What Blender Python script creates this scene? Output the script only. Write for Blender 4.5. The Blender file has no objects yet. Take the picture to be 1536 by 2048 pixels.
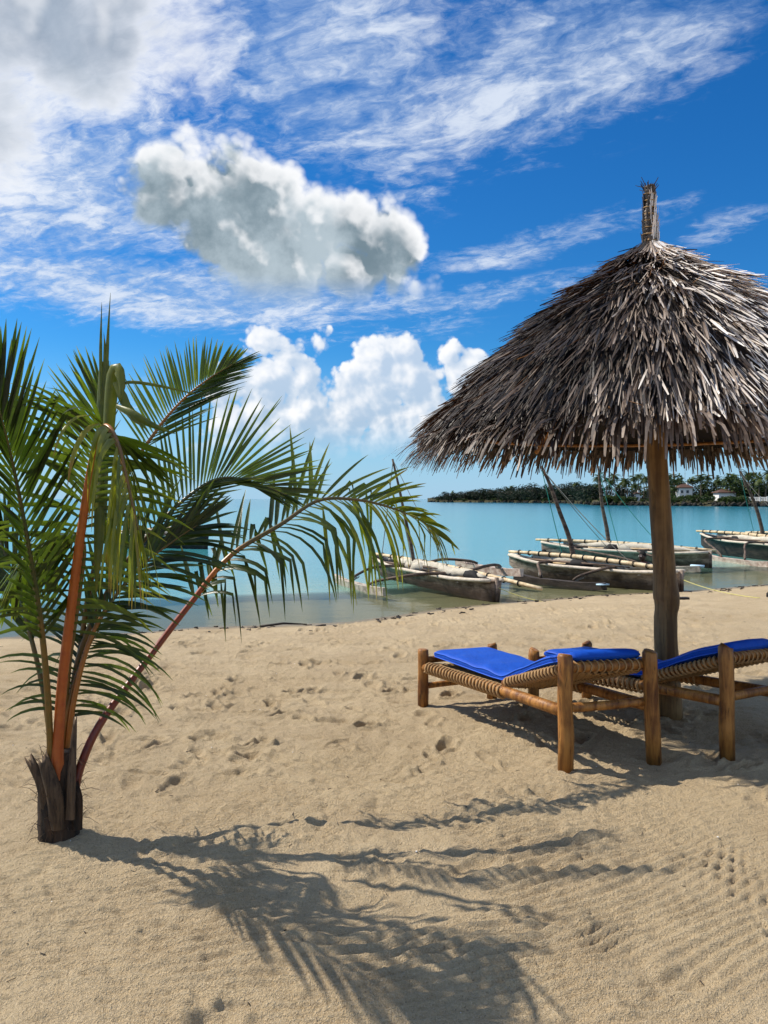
import bpy, math, random
import numpy as np
from mathutils import Vector, Matrix

random.seed(7); rng = np.random.default_rng(7)
scene = bpy.context.scene
C = scene.collection
R = math.radians
CAM_H = 1.6; FPX = 1538.0; HOR = 998.0; SEA = -0.4

# ------------------------------------------------------------------ camera
cam_d = bpy.data.cameras.new('camera'); cam = bpy.data.objects.new('camera', cam_d); C.objects.link(cam)
cam.location = (0, 0, CAM_H); cam.rotation_euler = (R(90), 0, 0)
cam_d.sensor_fit = 'VERTICAL'; cam_d.sensor_height = 36.0; cam_d.lens = 36.0*FPX/2048
cam_d.shift_y = (HOR-1024)/2048.0
cam_d.clip_start = 0.05; cam_d.clip_end = 60000
scene.camera = cam

# ------------------------------------------------------------------ light and exposure
SUN = Vector((-0.84, 0.285, 1.0)).normalized()          # towards the sun
sun_el = math.asin(SUN.z); sun_az = math.atan2(SUN.x, SUN.y)
sd_ = bpy.data.lights.new('sun', 'SUN'); sd_.energy = 5.0; sd_.angle = R(0.55); sd_.color = (1.0, 0.93, 0.82)
so = bpy.data.objects.new('sun', sd_); C.objects.link(so)
so.rotation_euler = (-SUN).to_track_quat('-Z', 'Y').to_euler(); so.location = (-20, 8, 25)
vs = scene.view_settings; vs.view_transform = 'Standard'; vs.look = 'None'; vs.gamma = 1; vs.use_curve_mapping = False
vs.exposure = 0.25
scene.cycles.max_bounces = 5; scene.cycles.diffuse_bounces = 3; scene.cycles.transparent_max_bounces = 12
scene.cycles.caustics_reflective = False; scene.cycles.caustics_refractive = False
scene.cycles.use_denoising = True; scene.cycles.denoising_prefilter = 'ACCURATE'
scene.cycles.use_adaptive_sampling = True; scene.cycles.adaptive_threshold = 0.015; scene.cycles.adaptive_min_samples = 12

# ------------------------------------------------------------------ node expression helper
class G:
    def __init__(s, nt): s.nt = nt
    def node(s, t, **kw):
        n = s.nt.nodes.new(t)
        for k, v in kw.items(): setattr(n, k, v)
        return n
    def put(s, sock, v):
        if isinstance(v, E): s.nt.links.new(v.s, sock)
        elif v is not None: sock.default_value = v
    def m(s, op, *a, clamp=False):
        n = s.node('ShaderNodeMath', operation=op, use_clamp=clamp)
        for i, v in enumerate(a): s.put(n.inputs[i], v)
        return E(s, n.outputs[0])
    def vm(s, op, *a, out=0):
        n = s.node('ShaderNodeVectorMath', operation=op)
        for i, v in enumerate(a):
            s.put(n.inputs['Scale'] if (op == 'SCALE' and i == 1) else n.inputs[i], v)
        return E(s, n.outputs[out])
    def comb(s, x, y, z):
        n = s.node('ShaderNodeCombineXYZ')
        for i, v in enumerate((x, y, z)): s.put(n.inputs[i], v)
        return E(s, n.outputs[0])
    def sep(s, v):
        n = s.node('ShaderNodeSeparateXYZ'); s.put(n.inputs[0], v)
        return [E(s, o) for o in n.outputs]
    def noise(s, vec, scale=5, detail=4, rough=.5, dist=0, lac=2, color=False):
        n = s.node('ShaderNodeTexNoise'); s.put(n.inputs['Vector'], vec)
        for k, v in (('Scale', scale), ('Detail', detail), ('Roughness', rough), ('Distortion', dist), ('Lacunarity', lac)): s.put(n.inputs[k], v)
        return E(s, n.outputs['Color' if color else 'Fac'])
    def vor(s, vec, scale=5, detail=0, rough=.5, feature='F1'):
        n = s.node('ShaderNodeTexVoronoi', feature=feature); s.put(n.inputs['Vector'], vec)
        s.put(n.inputs['Scale'], scale); s.put(n.inputs['Detail'], detail); s.put(n.inputs['Roughness'], rough)
        return E(s, n.outputs['Distance'])
    def ramp(s, f, a, b, c=0., d=1., smooth=True):
        n = s.node('ShaderNodeMapRange', interpolation_type='SMOOTHSTEP' if smooth else 'LINEAR')
        for i, v in enumerate((f, a, b, c, d)): s.put(n.inputs[i], v)
        return E(s, n.outputs[0])
    def mix(s, f, a, b, blend='MIX'):
        n = s.node('ShaderNodeMix', data_type='RGBA', blend_type=blend)
        s.put(n.inputs[0], f)
        for i, v in ((6, a), (7, b)):
            s.put(n.inputs[i], (*v, 1) if isinstance(v, (tuple, list)) and len(v) == 3 else v)
        return E(s, n.outputs[2])
    def attr(s, name, out='Fac'):
        n = s.node('ShaderNodeAttribute', attribute_name=name); return E(s, n.outputs[out])
class E:
    def __init__(s, g, sock): s.g, s.s = g, sock
    def __add__(s, o): return s.g.m('ADD', s, o)
    __radd__ = __add__
    def __sub__(s, o): return s.g.m('SUBTRACT', s, o)
    def __rsub__(s, o): return s.g.m('SUBTRACT', o, s)
    def __mul__(s, o): return s.g.m('MULTIPLY', s, o)
    __rmul__ = __mul__
    def __truediv__(s, o): return s.g.m('DIVIDE', s, o)
    def max(s, o): return s.g.m('MAXIMUM', s, o)
    def min(s, o): return s.g.m('MINIMUM', s, o)
    def clamp(s): return s.g.m('ADD', s, 0.0, clamp=True)

# ------------------------------------------------------------------ world: Nishita sky with clouds laid out by direction
world = bpy.data.worlds.new('World'); scene.world = world; world.use_nodes = True
wt = world.node_tree; wt.nodes.clear(); g = G(wt)
def sky_dir(u, v):                       # photograph pixel -> (azimuth, elevation)
    x, z = (u-768)/FPX, (HOR-v)/FPX
    return math.atan(x), math.atan(z*math.cos(math.atan(x)))
sky = g.node('ShaderNodeTexSky', sky_type='NISHITA'); sky.sun_disc = False
sky.sun_elevation = sun_el; sky.sun_rotation = sun_az; sky.altitude = 0; sky.air_density = 1.0; sky.dust_density = 0.25; sky.ozone_density = 3.2
skyc = E(g, sky.outputs[0])
hsv = g.node('ShaderNodeHueSaturation'); g.put(hsv.inputs['Color'], skyc); hsv.inputs['Saturation'].default_value = 1.32; hsv.inputs['Value'].default_value = 1.0
skyc = g.mix(1.0, E(g, hsv.outputs[0]), (0.40, 0.92, 1.20), 'MULTIPLY')
tc = g.node('ShaderNodeTexCoord'); D = E(g, tc.outputs['Generated'])

def lobes_group(name, lobes, k, warp, warp_scale, bil, bil_scale):
    t = bpy.data.node_groups.new(name, 'ShaderNodeTree')
    t.interface.new_socket('Vector', in_out='INPUT', socket_type='NodeSocketVector')
    t.interface.new_socket('Field', in_out='OUTPUT', socket_type='NodeSocketFloat')
    q = G(t); gi = q.node('NodeGroupInput'); go = q.node('NodeGroupOutput')
    d = E(q, gi.outputs[0]); x, y, z = q.sep(d)
    w = q.vm('SUBTRACT', q.noise(d, warp_scale, 5, .55, color=True), (.5, .5, .5))
    P = q.comb(q.m('ARCTAN2', x, y), q.m('ARCSINE', z), 0.0)
    P = q.vm('MULTIPLY_ADD', w, (warp, warp, 0), P)
    sd = None
    for (u, v, r) in lobes:
        a, e = sky_dir(u, v)
        f = r/FPX - q.vm('DISTANCE', P, (a, e, 0.0), out=1)
        sd = f if sd is None else q.m('SMOOTH_MAX', sd, f, k)
    dw = q.vm('MULTIPLY_ADD', w, (.03, .03, .03), d)
    b = 1.22 - q.vor(dw, bil_scale, 3.0, .55)
    sd = sd + b*bil
    q.put(go.inputs[0], sd)
    return t
def use(t, vec):
    n = g.node('ShaderNodeGroup'); n.node_tree = t; g.put(n.inputs[0], vec); return E(g, n.outputs[0])
TOWER = [(575, 712, 46), (540, 755, 48), (595, 775, 56), (515, 815, 66), (590, 835, 72), (486, 780, 42), (645, 862, 52), (465, 850, 66), (560, 880, 50),
         (765, 708, 40), (765, 762, 60), (748, 815, 70), (825, 780, 48), (690, 855, 52), (806, 700, 30), (700, 880, 44),
         (912, 768, 50), (872, 802, 52), (958, 756, 42), (845, 845, 60), (780, 868, 58), (1020, 775, 42), (900, 850, 40)]
GREY = [(400, 380, 84), (465, 378, 76), (338, 376, 62), (540, 425, 92), (618, 465, 92), (705, 452, 70), (762, 500, 74), (800, 535, 58),
        (500, 490, 100), (600, 530, 95), (690, 545, 80), (440, 455, 86), (826, 560, 42), (540, 560, 70)]
CORNER = [(20, -30, 240), (230, 0, 170), (360, 70, 90), (440, 95, 46), (160, 130, 100), (-260, 40, 280)]
gT = lobes_group('tower_clouds', TOWER, .006, .022, 14, .062, 17)
gG = lobes_group('grey_cloud', GREY, .016, .030, 10, .050, 14)
gC = lobes_group('corner_cloud', CORNER, .05, .17, 6, .08, 8)
toward = (-.0105, 0, .0085)
def lit(t, mult, to=toward):
    s = use(t, D)
    Ds = g.vm('ADD', D, tuple(c*mult for c in to))
    return s, s-use(t, Ds)
x, y, z = g.sep(D)
az = g.m('ARCTAN2', x, y); el = g.m('ARCSINE', z)

# thin high layer: noise on a flat cloud sheet overhead, gathered where the photograph shows it
zz = z.max(0.0)+0.16
qx, qy = x/zz, y/zz
rot = R(-24)
ux = qx*math.cos(rot)+qy*math.sin(rot); uy = qy*math.cos(rot)-qx*math.sin(rot)
q1 = g.comb(ux*1.0, uy*1.9, 0.3)
wv = g.vm('SUBTRACT', g.noise(q1, 2.2, 5, .6, color=True), (.5, .5, .5))
q2 = g.vm('MULTIPLY_ADD', wv, (.55, .55, .2), q1)
n1 = g.noise(q2, 3.1, 11, .66)
n0 = g.noise(q1, 0.9, 3, .5)
n2 = g.noise(g.vm('MULTIPLY_ADD', wv, (.25, .25, .1), g.comb(ux*1.5, uy*1.9, 1.7)), 13, 7, .62, 0.3)
def ell(u, v, ru, rv, ang=0):
    a, e = sky_dir(u, v); ca, sa = math.cos(R(ang)), math.sin(R(ang))
    dx, dy = az-a, el-e
    p = (dx*ca+dy*sa)*(FPX/ru); q = (dy*ca-dx*sa)*(FPX/rv)
    return 1.0-g.m('SQRT', p*p+q*q)
mask = None
for e_, wgt in [((640, 110, 420, 250, -20), .92), ((1180, 90, 620, 170, 14), .86), ((90, 330, 440, 260, 0), 1.0), ((760, 290, 280, 90, 4), .72), ((340, 585, 620, 88, -3), 1.0),
           ((850, 612, 460, 34, 7), .72), ((1120, 475, 300, 42, 10), .58), ((810, 392, 130, 20, 5), .75), ((1450, 455, 110, 40, 10), .42), ((100, 800, 340, 60, 3), .45), ((560, 470, 300, 90, 0), .8), ((1000, 510, 220, 34, 6), .75)]:
    f = ell(*e_); f = g.ramp(f, -0.25, 0.75)*wgt
    mask = f if mask is None else mask.max(f)
outside = g.ramp(g.m('ABSOLUTE', az), .62, 1.0)                   # unseen cloud beside, behind and overhead, thickened to lift the shadow fill
over = g.ramp(el, .62, .95)
mask = mask.max(outside.max(over)*g.ramp(n0, .30, .52))
dens = n1*0.68+n2*0.32
thin = g.ramp(dens+mask*0.30, .57, .90)*g.ramp(mask, .02, .35)*g.ramp(el, .0, .10)
thin_c = g.mix(g.ramp(dens, .42, .62), (3.6, 5.0, 7.4), (7.2, 7.9, 9.0))
col = g.mix(thin*0.9, skyc, thin_c)
# pale air close to the sea
col = g.mix(g.ramp(el, .20, -.02)*.85, col, (3.9, 5.9, 8.2))

col0 = col
s, l = lit(gC, 2.0)
soft = g.noise(D, 5.5, 7, .62)
body = g.mix(g.ramp(s+(soft-.5)*.10+(n1-.5)*.12, .015, .15), (8.6, 8.9, 9.5), g.mix(g.ramp(soft, .3, .7), (1.9, 2.5, 3.3), (4.4, 5.1, 6.0)))
body = g.mix(g.ramp(l, .0, .05)*.5, body, (9.4, 9.5, 9.7))
col = g.mix(g.ramp(s+(n1-.5)*.16+(n2-.5)*.08, -.03, .070)*.95, col, body)

s, l = lit(gT, 1.0)
up = g.ramp(el, .055, .20)
dark = g.mix(up, (4.0, 5.4, 7.0), (5.0, 6.2, 7.8))
body = g.mix(g.ramp(l-s*.14, -.024, .034), dark, (9.7, 9.7, 9.8))
fade = g.ramp(el, .040, .105)
col = g.mix(g.ramp(s, .0, .014)*fade*.97, col, body)

s, l = lit(gG, 1.3, (.0060, 0, .0122))
n4 = g.noise(D, 10, 7, .6)
core = g.mix(g.ramp(n4, .34, .66), (1.7, 2.4, 2.9), (4.4, 5.3, 5.9))
rim = g.ramp(s+(n4-.5)*.04, .050, .006)*g.ramp(l, -.006, .012)
body = g.mix(rim, core, (9.6, 9.7, 9.9))
body = g.mix(g.ramp(l-s*.16, .000, .026)*.7, body, (9.8, 9.8, 9.9))
body = g.mix(g.ramp(el, .30, .235)*.55, body, (6.2, 7.2, 8.1))
col = g.mix(g.ramp(s, .0, .024)*g.ramp(el, .235, .285), col, body)

bg = g.node('ShaderNodeBackground'); g.put(bg.inputs[0], col); bg.inputs[1].default_value = 0.09
bg0 = g.node('ShaderNodeBackground'); g.put(bg0.inputs[0], col0); bg0.inputs[1].default_value = 0.09
zone = g.m('LESS_THAN', g.m('ABSOLUTE', az+.26), .56)*g.m('GREATER_THAN', el, .03)*g.m('LESS_THAN', el, .85)   # heavy clouds stand only here
mxw = g.node('ShaderNodeMixShader'); g.put(mxw.inputs[0], zone); wt.links.new(bg0.outputs[0], mxw.inputs[1]); wt.links.new(bg.outputs[0], mxw.inputs[2])
wo = g.node('ShaderNodeOutputWorld'); wt.links.new(mxw.outputs[0], wo.inputs[0])
world.cycles.sampling_method = 'MANUAL'; world.cycles.sample_map_resolution = 256

# ------------------------------------------------------------------ mesh helpers
def px(u, v, d): return Vector(((u-768)/FPX*d, d, CAM_H-(v-HOR)/FPX*d))     # photograph pixel at distance d
def tag(o, label=None, cat=None, group=None, kind=None):
    if label: o['label'] = label
    if cat: o['category'] = cat
    if group: o['group'] = group
    if kind: o['kind'] = kind
    return o
def thing(name, label, cat, loc, group=None):
    o = bpy.data.objects.new(name, None); C.objects.link(o); o.location = loc; o.empty_display_size = .1
    return tag(o, label, cat, group)
def root_loc(o):
    while o.parent: o = o.parent
    return Vector(o.location)
class MB:
    """collects faces of ONE part"""
    def __init__(s): s.v, s.f, s.tone, s.mi = [], [], [], []
    def add(s, v, f, tone=0.5):
        b = len(s.v); s.v += [tuple(p) for p in v]; s.f += [tuple(i+b for i in q) for q in f]
        s.tone += ([tone]*len(v) if not hasattr(tone, '__len__') else list(tone)); return s
    def tube(s, pts, rad, n=8, tone=0.5, caps=True, wob=0.0, flat=1.0):
        pts = [Vector(p) for p in pts]; m = len(pts)
        if not hasattr(rad, '__len__'): rad = [rad]*m
        T = [((pts[min(i+1, m-1)]-pts[max(i-1, 0)]).normalized()) for i in range(m)]
        ref = Vector((0, 0, 1)) if abs(T[0].z) < .9 else Vector((0, 1, 0))
        N = (ref-T[0]*ref.dot(T[0])).normalized(); v = []; f = []
        for i in range(m):
            N = (N-T[i]*N.dot(T[i])).normalized(); B = T[i].cross(N)
            for k in range(n):
                a = 2*math.pi*k/n; r = rad[i]*(1+wob*random.uniform(-1, 1))
                v.append(pts[i]+N*(math.cos(a)*r)+B*(math.sin(a)*r*flat))
        for i in range(m-1):
            for k in range(n):
                f.append((i*n+k, i*n+(k+1) % n, (i+1)*n+(k+1) % n, (i+1)*n+k))
        if caps: f += [tuple(range(n-1, -1, -1)), tuple((m-1)*n+k for k in range(n))]
        return s.add(v, f, tone)
    def box(s, c, e, rot=None, tone=.5):
        M = rot.to_3x3() if rot is not None else Matrix.Identity(3); c = Vector(c)
        v = [c+M @ Vector((x*e[0], y*e[1], z*e[2])) for x in (-.5, .5) for y in (-.5, .5) for z in (-.5, .5)]
        return s.add(v, [(0, 1, 3, 2), (4, 6, 7, 5), (0, 4, 5, 1), (2, 3, 7, 6), (0, 2, 6, 4), (1, 5, 7, 3)], tone)
    def build(s, name, mat, parent=None, smooth=True, mesh_only=False):
        off = root_loc(parent) if parent else Vector((0, 0, 0))
        me = bpy.data.meshes.new(name)
        v = np.array(s.v, dtype=np.float32)-np.array(off, dtype=np.float32)
        me.from_pydata(v.tolist(), [], s.f)
        a = me.attributes.new('tone', 'FLOAT', 'POINT'); a.data.foreach_set('value', np.array(s.tone, dtype=np.float32))
        me.materials.append(mat)
        if smooth: me.polygons.foreach_set('use_smooth', [True]*len(me.polygons))
        me.update()
        if mesh_only: return me
        o = bpy.data.objects.new(name, me); C.objects.link(o)
        if parent: o.parent = parent
        return o
def copy_tree(o, parent=None):
    c = o.copy(); C.objects.link(c); c.parent = parent
    for ch in o.children: copy_tree(ch, c)
    return c
def curve(pts, n):
    """Catmull-Rom through pts"""
    p = [Vector(q) for q in pts]; p = [p[0]*2-p[1]]+p+[p[-1]*2-p[-2]]; m = len(p)-3; out = []
    for i in range(n):
        t = i/(n-1)*m; k = min(int(t), m-1); t -= k
        a, b, c, d = p[k:k+4]
        out.append(.5*((2*b)+(c-a)*t+(2*a-5*b+4*c-d)*t*t+(3*b-a-3*c+d)*t**3))
    return out
def U(a, b): return random.uniform(a, b)

# ------------------------------------------------------------------ materials
def material(name):
    m = bpy.data.materials.new(name); m.use_nodes = True; t = m.node_tree; t.nodes.clear()
    q = G(t); out = q.node('ShaderNodeOutputMaterial'); return m, q, out
def principled(q, out, color, rough=.6, spec=.4, bump=None, bd=.01, bs=.6, **kw):
    p = q.node('ShaderNodeBsdfPrincipled'); q.put(p.inputs['Base Color'], (*color, 1) if isinstance(color, tuple) else color)
    q.put(p.inputs['Roughness'], rough); q.put(p.inputs['Specular IOR Level'], spec)
    for k, v in kw.items(): q.put(p.inputs[k], v)
    if bump is not None:
        b = q.node('ShaderNodeBump'); b.inputs['Strength'].default_value = bs; b.inputs['Distance'].default_value = bd
        q.put(b.inputs['Height'], bump); q.nt.links.new(b.outputs[0], p.inputs['Normal'])
    if out is not None: q.nt.links.new(p.outputs[0], out.inputs[0])
    return p
def coords(q, kind='Object'): return E(q, q.node('ShaderNodeTexCoord').outputs[kind])
def worldpos(q): return E(q, q.node('ShaderNodeNewGeometry').outputs['Position'])

def wood(name, c1, c2, scale=(3, 3, 40), rough=.6, crack=.5, bd=.006, cv=None):
    m, q, out = material(name); P = worldpos(q)
    P1 = q.vm('MULTIPLY', P, scale)
    n = q.noise(P1, 1.0, 8, .62, .4); n2 = q.noise(P, 6, 5, .6)
    k = q.noise(P1, 2.3, 4, .7)
    cr = q.ramp(k, .60, .70)
    c = q.mix(q.ramp(n*.7+n2*.3, .36, .64), c1, c2)
    c = q.mix(cr*crack, c, tuple(v*.22 for v in c1))
    t = q.attr('tone'); c = q.mix(q.ramp(t, .5, 1.0)*.6, c, tuple(min(1, v*1.6) for v in c2))
    principled(q, out, c, rough, .35, n*.6-cr*.8, bd, .8)
    return m
def plain(name, c, rough=.7, spec=.3, var=.25, scale=9, bd=.004):
    m, q, out = material(name); P = coords(q); n = q.noise(P, scale, 6, .6)
    cc = q.mix(n, tuple(v*(1-var) for v in c), tuple(min(1, v*(1+var)) for v in c))
    principled(q, out, cc, rough, spec, q.noise(P, scale*4, 4, .6), bd, .5); return m

M = {}
M['stained'] = wood('stained_wood', (.13, .045, .010), (.42, .19, .045), (28, 28, 3.5), .5, .75)
M['pole'] = wood('pole_wood', (.12, .06, .02), (.31, .175, .062), (20, 20, 1.2), .6, .45, .01)
M['drift'] = wood('weathered_wood', (.10, .075, .055), (.50, .43, .34), (9, 9, 9), .8, .8, .01)
M['beamwood'] = wood('boat_hull', (.035, .022, .015), (.17, .115, .08), (2.5, 2.5, 14), .75, .8, .015)
m, q, out = material('boat_hull'); P = worldpos(q); _, _, hz = q.sep(P)
n = q.noise(q.vm('MULTIPLY', P, (2.5, 2.5, 13)), 1, 8, .65, .4); n2 = q.noise(P, 3.5, 6, .65)
c = q.mix(q.ramp(n*.6+n2*.4, .36, .64), (.075, .048, .033), (.34, .26, .20))
c = q.mix(q.ramp(hz+(n2-.5)*.22, SEA+.26, SEA+.10)*.88, c, q.mix(n2, (.014, .010, .008), (.085, .05, .03)))
principled(q, out, c, .75, .3, n, .015, .8); M['hull'] = m
M['darkhull'] = wood('dark_hull', (.012, .010, .009), (.06, .045, .035), (3, 3, 12), .7, .6, .012)
M['rust'] = wood('worn_float', (.16, .06, .035), (.55, .46, .38), (5, 5, 9), .8, .7, .012)
M['spar'] = wood('bamboo_spar', (.38, .26, .13), (.68, .54, .34), (7, 7, 7), .6, .5, .005)
M['canvas'] = plain('rolled_canvas', (.50, .45, .36), .9, .1, .55, 5, .03)
M['greenrope'] = plain('green_rope', (.02, .20, .15), .8); M['yellowrope'] = plain('yellow_rope', (.55, .50, .16), .8)
M['greyrope'] = plain('grey_rope', (.20, .19, .16), .8); M['palerope'] = plain('pale_rope', (.36, .22, .10), .85)
M['bluepaint'] = plain('pale_blue_paint', (.50, .68, .80), .6)
M['black'] = plain('dark_stain', (.015, .013, .012), .8)
M['white_wall'] = plain('white_wall', (.78, .76, .72), .8, .2, .06, 1.5, .02)
M['roof_brown'] = plain('brown_tiles', (.10, .055, .04), .8, .2, .3, 3, .02)
M['window'] = plain('dark_glass', (.02, .03, .04), .15, .6, .1)
M['land'] = plain('shore_earth', (.06, .055, .03), .95, .1, .5, .3, .1)
M['rock'] = plain('dark_bank_rock', (.028, .026, .022), .9, .2, .5, .8, .3)
M['bark'] = plain('far_bark', (.12, .095, .07), .9)

# blue cushion cloth
m, q, out = material('blue_cloth'); P = worldpos(q)
n = q.noise(P, 7, 4, .6); f = q.noise(P, 320, 2, .5)
c = q.mix(n, (.0, .042, .33), (.0, .085, .55))
principled(q, out, c, .62, .25, q.noise(q.vm('MULTIPLY', P, (9, 4, 4)), 1.6, 4, .55)+f*.04, .014, .7, **{'Sheen Weight': .03})
M['blue'] = m
m, q, out = material('blue_piping'); principled(q, out, (.02, .11, .62), .5, .4); M['piping'] = m

# skin and clothes of the two people
M['skin'] = plain('dark_skin', (.055, .03, .02), .5, .4, .1); M['shirt'] = plain('rust_shirt', (.16, .045, .03), .9)
M['trousers'] = plain('dark_shorts', (.02, .022, .03), .9); M['hair'] = plain('black_hair', (.008, .007, .006), .9)

# palm leaf: thin, lets light through; 'tone' 0 green .. 1 yellow/brown
m, q, out = material('palm_leaf'); t = q.attr('tone'); P = worldpos(q)
n = q.noise(P, 18, 4, .6)
tt = (t+(n-.5)*.35).clamp()
cr = q.node('ShaderNodeValToRGB'); q.put(cr.inputs[0], tt)
for i, (p_, c_) in enumerate([(0, (.017, .030, .005, 1)), (.35, (.075, .105, .014, 1)), (.62, (.24, .24, .028, 1)), (.82, (.30, .17, .03, 1)), (1, (.16, .075, .03, 1))]):
    e = cr.color_ramp.elements[i] if i < 2 else cr.color_ramp.elements.new(p_)
    e.position = p_; e.color = c_
c = E(q, cr.outputs[0])
p = principled(q, None, c, .36, .5, q.noise(q.vm('MULTIPLY', P, (1, 1, 1)), 160, 2, .5), .0012, .5)
tr = q.node('ShaderNodeBsdfTranslucent'); q.put(tr.inputs[0], q.mix(1.0, c, (2.0, 2.2, .9), 'MULTIPLY'))
mx = q.node('ShaderNodeMixShader'); mx.inputs[0].default_value = .40
q.nt.links.new(p.outputs[0], mx.inputs[1]); q.nt.links.new(tr.outputs[0], mx.inputs[2]); q.nt.links.new(mx.outputs[0], out.inputs[0])
M['leaf'] = m
# rachis: tone 0 green, .5 orange, 1 dark red brown
m, q, out = material('palm_stalk'); t = q.attr('tone'); P = worldpos(q)
cr = q.node('ShaderNodeValToRGB'); q.put(cr.inputs[0], (t+(q.noise(P, 25, 4, .6)-.5)*.25).clamp())
for i, (p_, c_) in enumerate([(0, (.045, .06, .014, 1)), (.45, (.48, .15, .015, 1)), (.7, (.30, .055, .014, 1)), (1, (.10, .014, .008, 1))]):
    e = cr.color_ramp.elements[i] if i < 2 else cr.color_ramp.elements.new(p_)
    e.position = p_; e.color = c_
principled(q, out, E(q, cr.outputs[0]), .38, .5, q.noise(q.vm('MULTIPLY', P, (60, 60, 6)), 1, 4, .6), .002, .5); M['stalk'] = m
M['trunk'] = wood('palm_base', (.010, .007, .005), (.055, .030, .016), (40, 40, 7), .75, .7, .01)
M['stump'] = wood('dry_leaf_base', (.025, .016, .010), (.11, .07, .04), (45, 45, 5), .8, .7, .008)

# thatch strip: tone runs from near-black to pale
m, q, out = material('thatch'); t = q.attr('tone'); P = worldpos(q)
cr = q.node('ShaderNodeValToRGB'); q.put(cr.inputs[0], (t+(q.noise(P, 30, 4, .6)-.5)*.25).clamp())
for i, (p_, c_) in enumerate([(0, (.010, .007, .005, 1)), (.35, (.075, .045, .027, 1)), (.65, (.38, .30, .235, 1)), (1, (.90, .85, .78, 1))]):
    e = cr.color_ramp.elements[i] if i < 2 else cr.color_ramp.elements.new(p_)
    e.position = p_; e.color = c_
p = principled(q, None, E(q, cr.outputs[0]), .5, .45)
tr = q.node('ShaderNodeBsdfTranslucent'); q.put(tr.inputs[0], q.mix(1., E(q, cr.outputs[0]), (1.0, .55, .25), 'MULTIPLY'))
mx = q.node('ShaderNodeMixShader'); mx.inputs[0].default_value = .18
q.nt.links.new(p.outputs[0], mx.inputs[1]); q.nt.links.new(tr.outputs[0], mx.inputs[2]); q.nt.links.new(mx.outputs[0], out.inputs[0])
M['thatch'] = m
# far foliage
def foliage(name, c1, c2):
    m, q, out = material(name); P = worldpos(q); t = q.attr('tone')
    c = q.mix(q.ramp(t+(q.noise(P, .35, 3, .6)-.5)*.6, .2, .9), c1, c2)
    p = principled(q, None, c, .6, .25)
    tr = q.node('ShaderNodeBsdfTranslucent'); q.put(tr.inputs[0], c)
    mx = q.node('ShaderNodeMixShader'); mx.inputs[0].default_value = .25
    q.nt.links.new(p.outputs[0], mx.inputs[1]); q.nt.links.new(tr.outputs[0], mx.inputs[2]); q.nt.links.new(mx.outputs[0], out.inputs[0])
    return m
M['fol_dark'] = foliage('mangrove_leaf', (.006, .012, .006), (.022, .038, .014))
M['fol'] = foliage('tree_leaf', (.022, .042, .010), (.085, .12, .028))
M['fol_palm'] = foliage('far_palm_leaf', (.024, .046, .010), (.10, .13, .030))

# ------------------------------------------------------------------ ground: one sheet of sand, beach and seabed
SH_X = np.array([-4000, -60, -20, -5.5, -3.65, -2.87, -1.8, -.55, 1.2, 2.2, 4.5, 6.4, 8.9, 20, 60, 4000.])
SH_Y = np.array([-2500, -30, 3.0, 11.1, 11.5, 12.0, 12.15, 12.5, 14.1, 14.7, 16.0, 16.6, 17.9, 23, 40, 2000.])
def shore(x): return np.interp(x, SH_X, SH_Y)
def vnoise(x, y, seed=0):
    xi = np.floor(x).astype(np.int64); yi = np.floor(y).astype(np.int64); fx = x-xi; fy = y-yi
    fx = fx*fx*fx*(fx*(fx*6-15)+10); fy = fy*fy*fy*(fy*(fy*6-15)+10)
    def h(a, b):
        n = (a*374761393+b*668265263+seed*974711) & 0x7fffffff
        n = ((n ^ (n >> 13))*1274126177) & 0x7fffffff
        return ((n ^ (n >> 16)) & 0xffff)/65535.0
    return (h(xi, yi)*(1-fx)+h(xi+1, yi)*fx)*(1-fy)+(h(xi, yi+1)*(1-fx)+h(xi+1, yi+1)*fx)*fy
def fbm(x, y, f, o, seed=0, rough=.5):
    s = 0; a = 1; t = 0
    for i in range(o):
        s = s+a*(vnoise(x*f+i*17.3, y*f-i*9.1, seed+i)-.5); t += a; a *= rough; f *= 2.03
    return s/t*2
def base_z(x, y):
    s = shore(x)-y                                   # metres inland of the water's edge
    t = np.clip(s/5.6, 0, 1)
    up = SEA*(1-t)**1.5
    down = SEA-0.032*np.clip(-s, 0, 4.0)-0.45*np.clip(-s-4, 0, 4)-0.08*np.clip(-s-8, 0, 30)
    return np.where(s > 0, up, down)
def grow(a, b, st, ratio, mx):
    out = [a]
    while out[-1] < b: out.append(out[-1]+min(st, mx)); st *= ratio
    return out
xs = np.array(sorted(set(np.round(np.concatenate([[-v for v in grow(2.6, 300, .014, 1.06, 60)], np.arange(-2.6, 3.6, .0125), grow(3.6, 300, .014, 1.05, 60)]), 4))))
ys = np.array(sorted(set(np.round(np.concatenate([[-v for v in grow(-1.7, 60, .03, 1.2, 20)], np.arange(1.7, 7.2, .0125), grow(7.2, 260, .013, 1.022, 40)]), 4))))
X, Y = np.meshgrid(xs, ys)
S = shore(X)-Y
dry = np.clip(S/1.2, 0, 1)
Z = base_z(X, Y)
Z = Z+dry*(.030*fbm(X, Y, .55, 3, 1)+.022*fbm(X, Y, 2.1, 3, 5)+.015*fbm(X, Y, 7, 3, 9)*(.5+vnoise(X*1.3, Y*1.3, 15))+.0085*fbm(X, Y, 26, 2, 13)*(.35+1.1*vnoise(X*1.7+7, Y*1.7, 17)))
# wind and foot scuffs: shallow elongated hollows, rows across the slope
sc = fbm(X*.55, Y*1.7, 4.2, 3, 21); Z = Z-dry*.045*np.clip(sc-.05, 0, 1)*np.clip((Y-3.6)/2, 0, 1)
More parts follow.
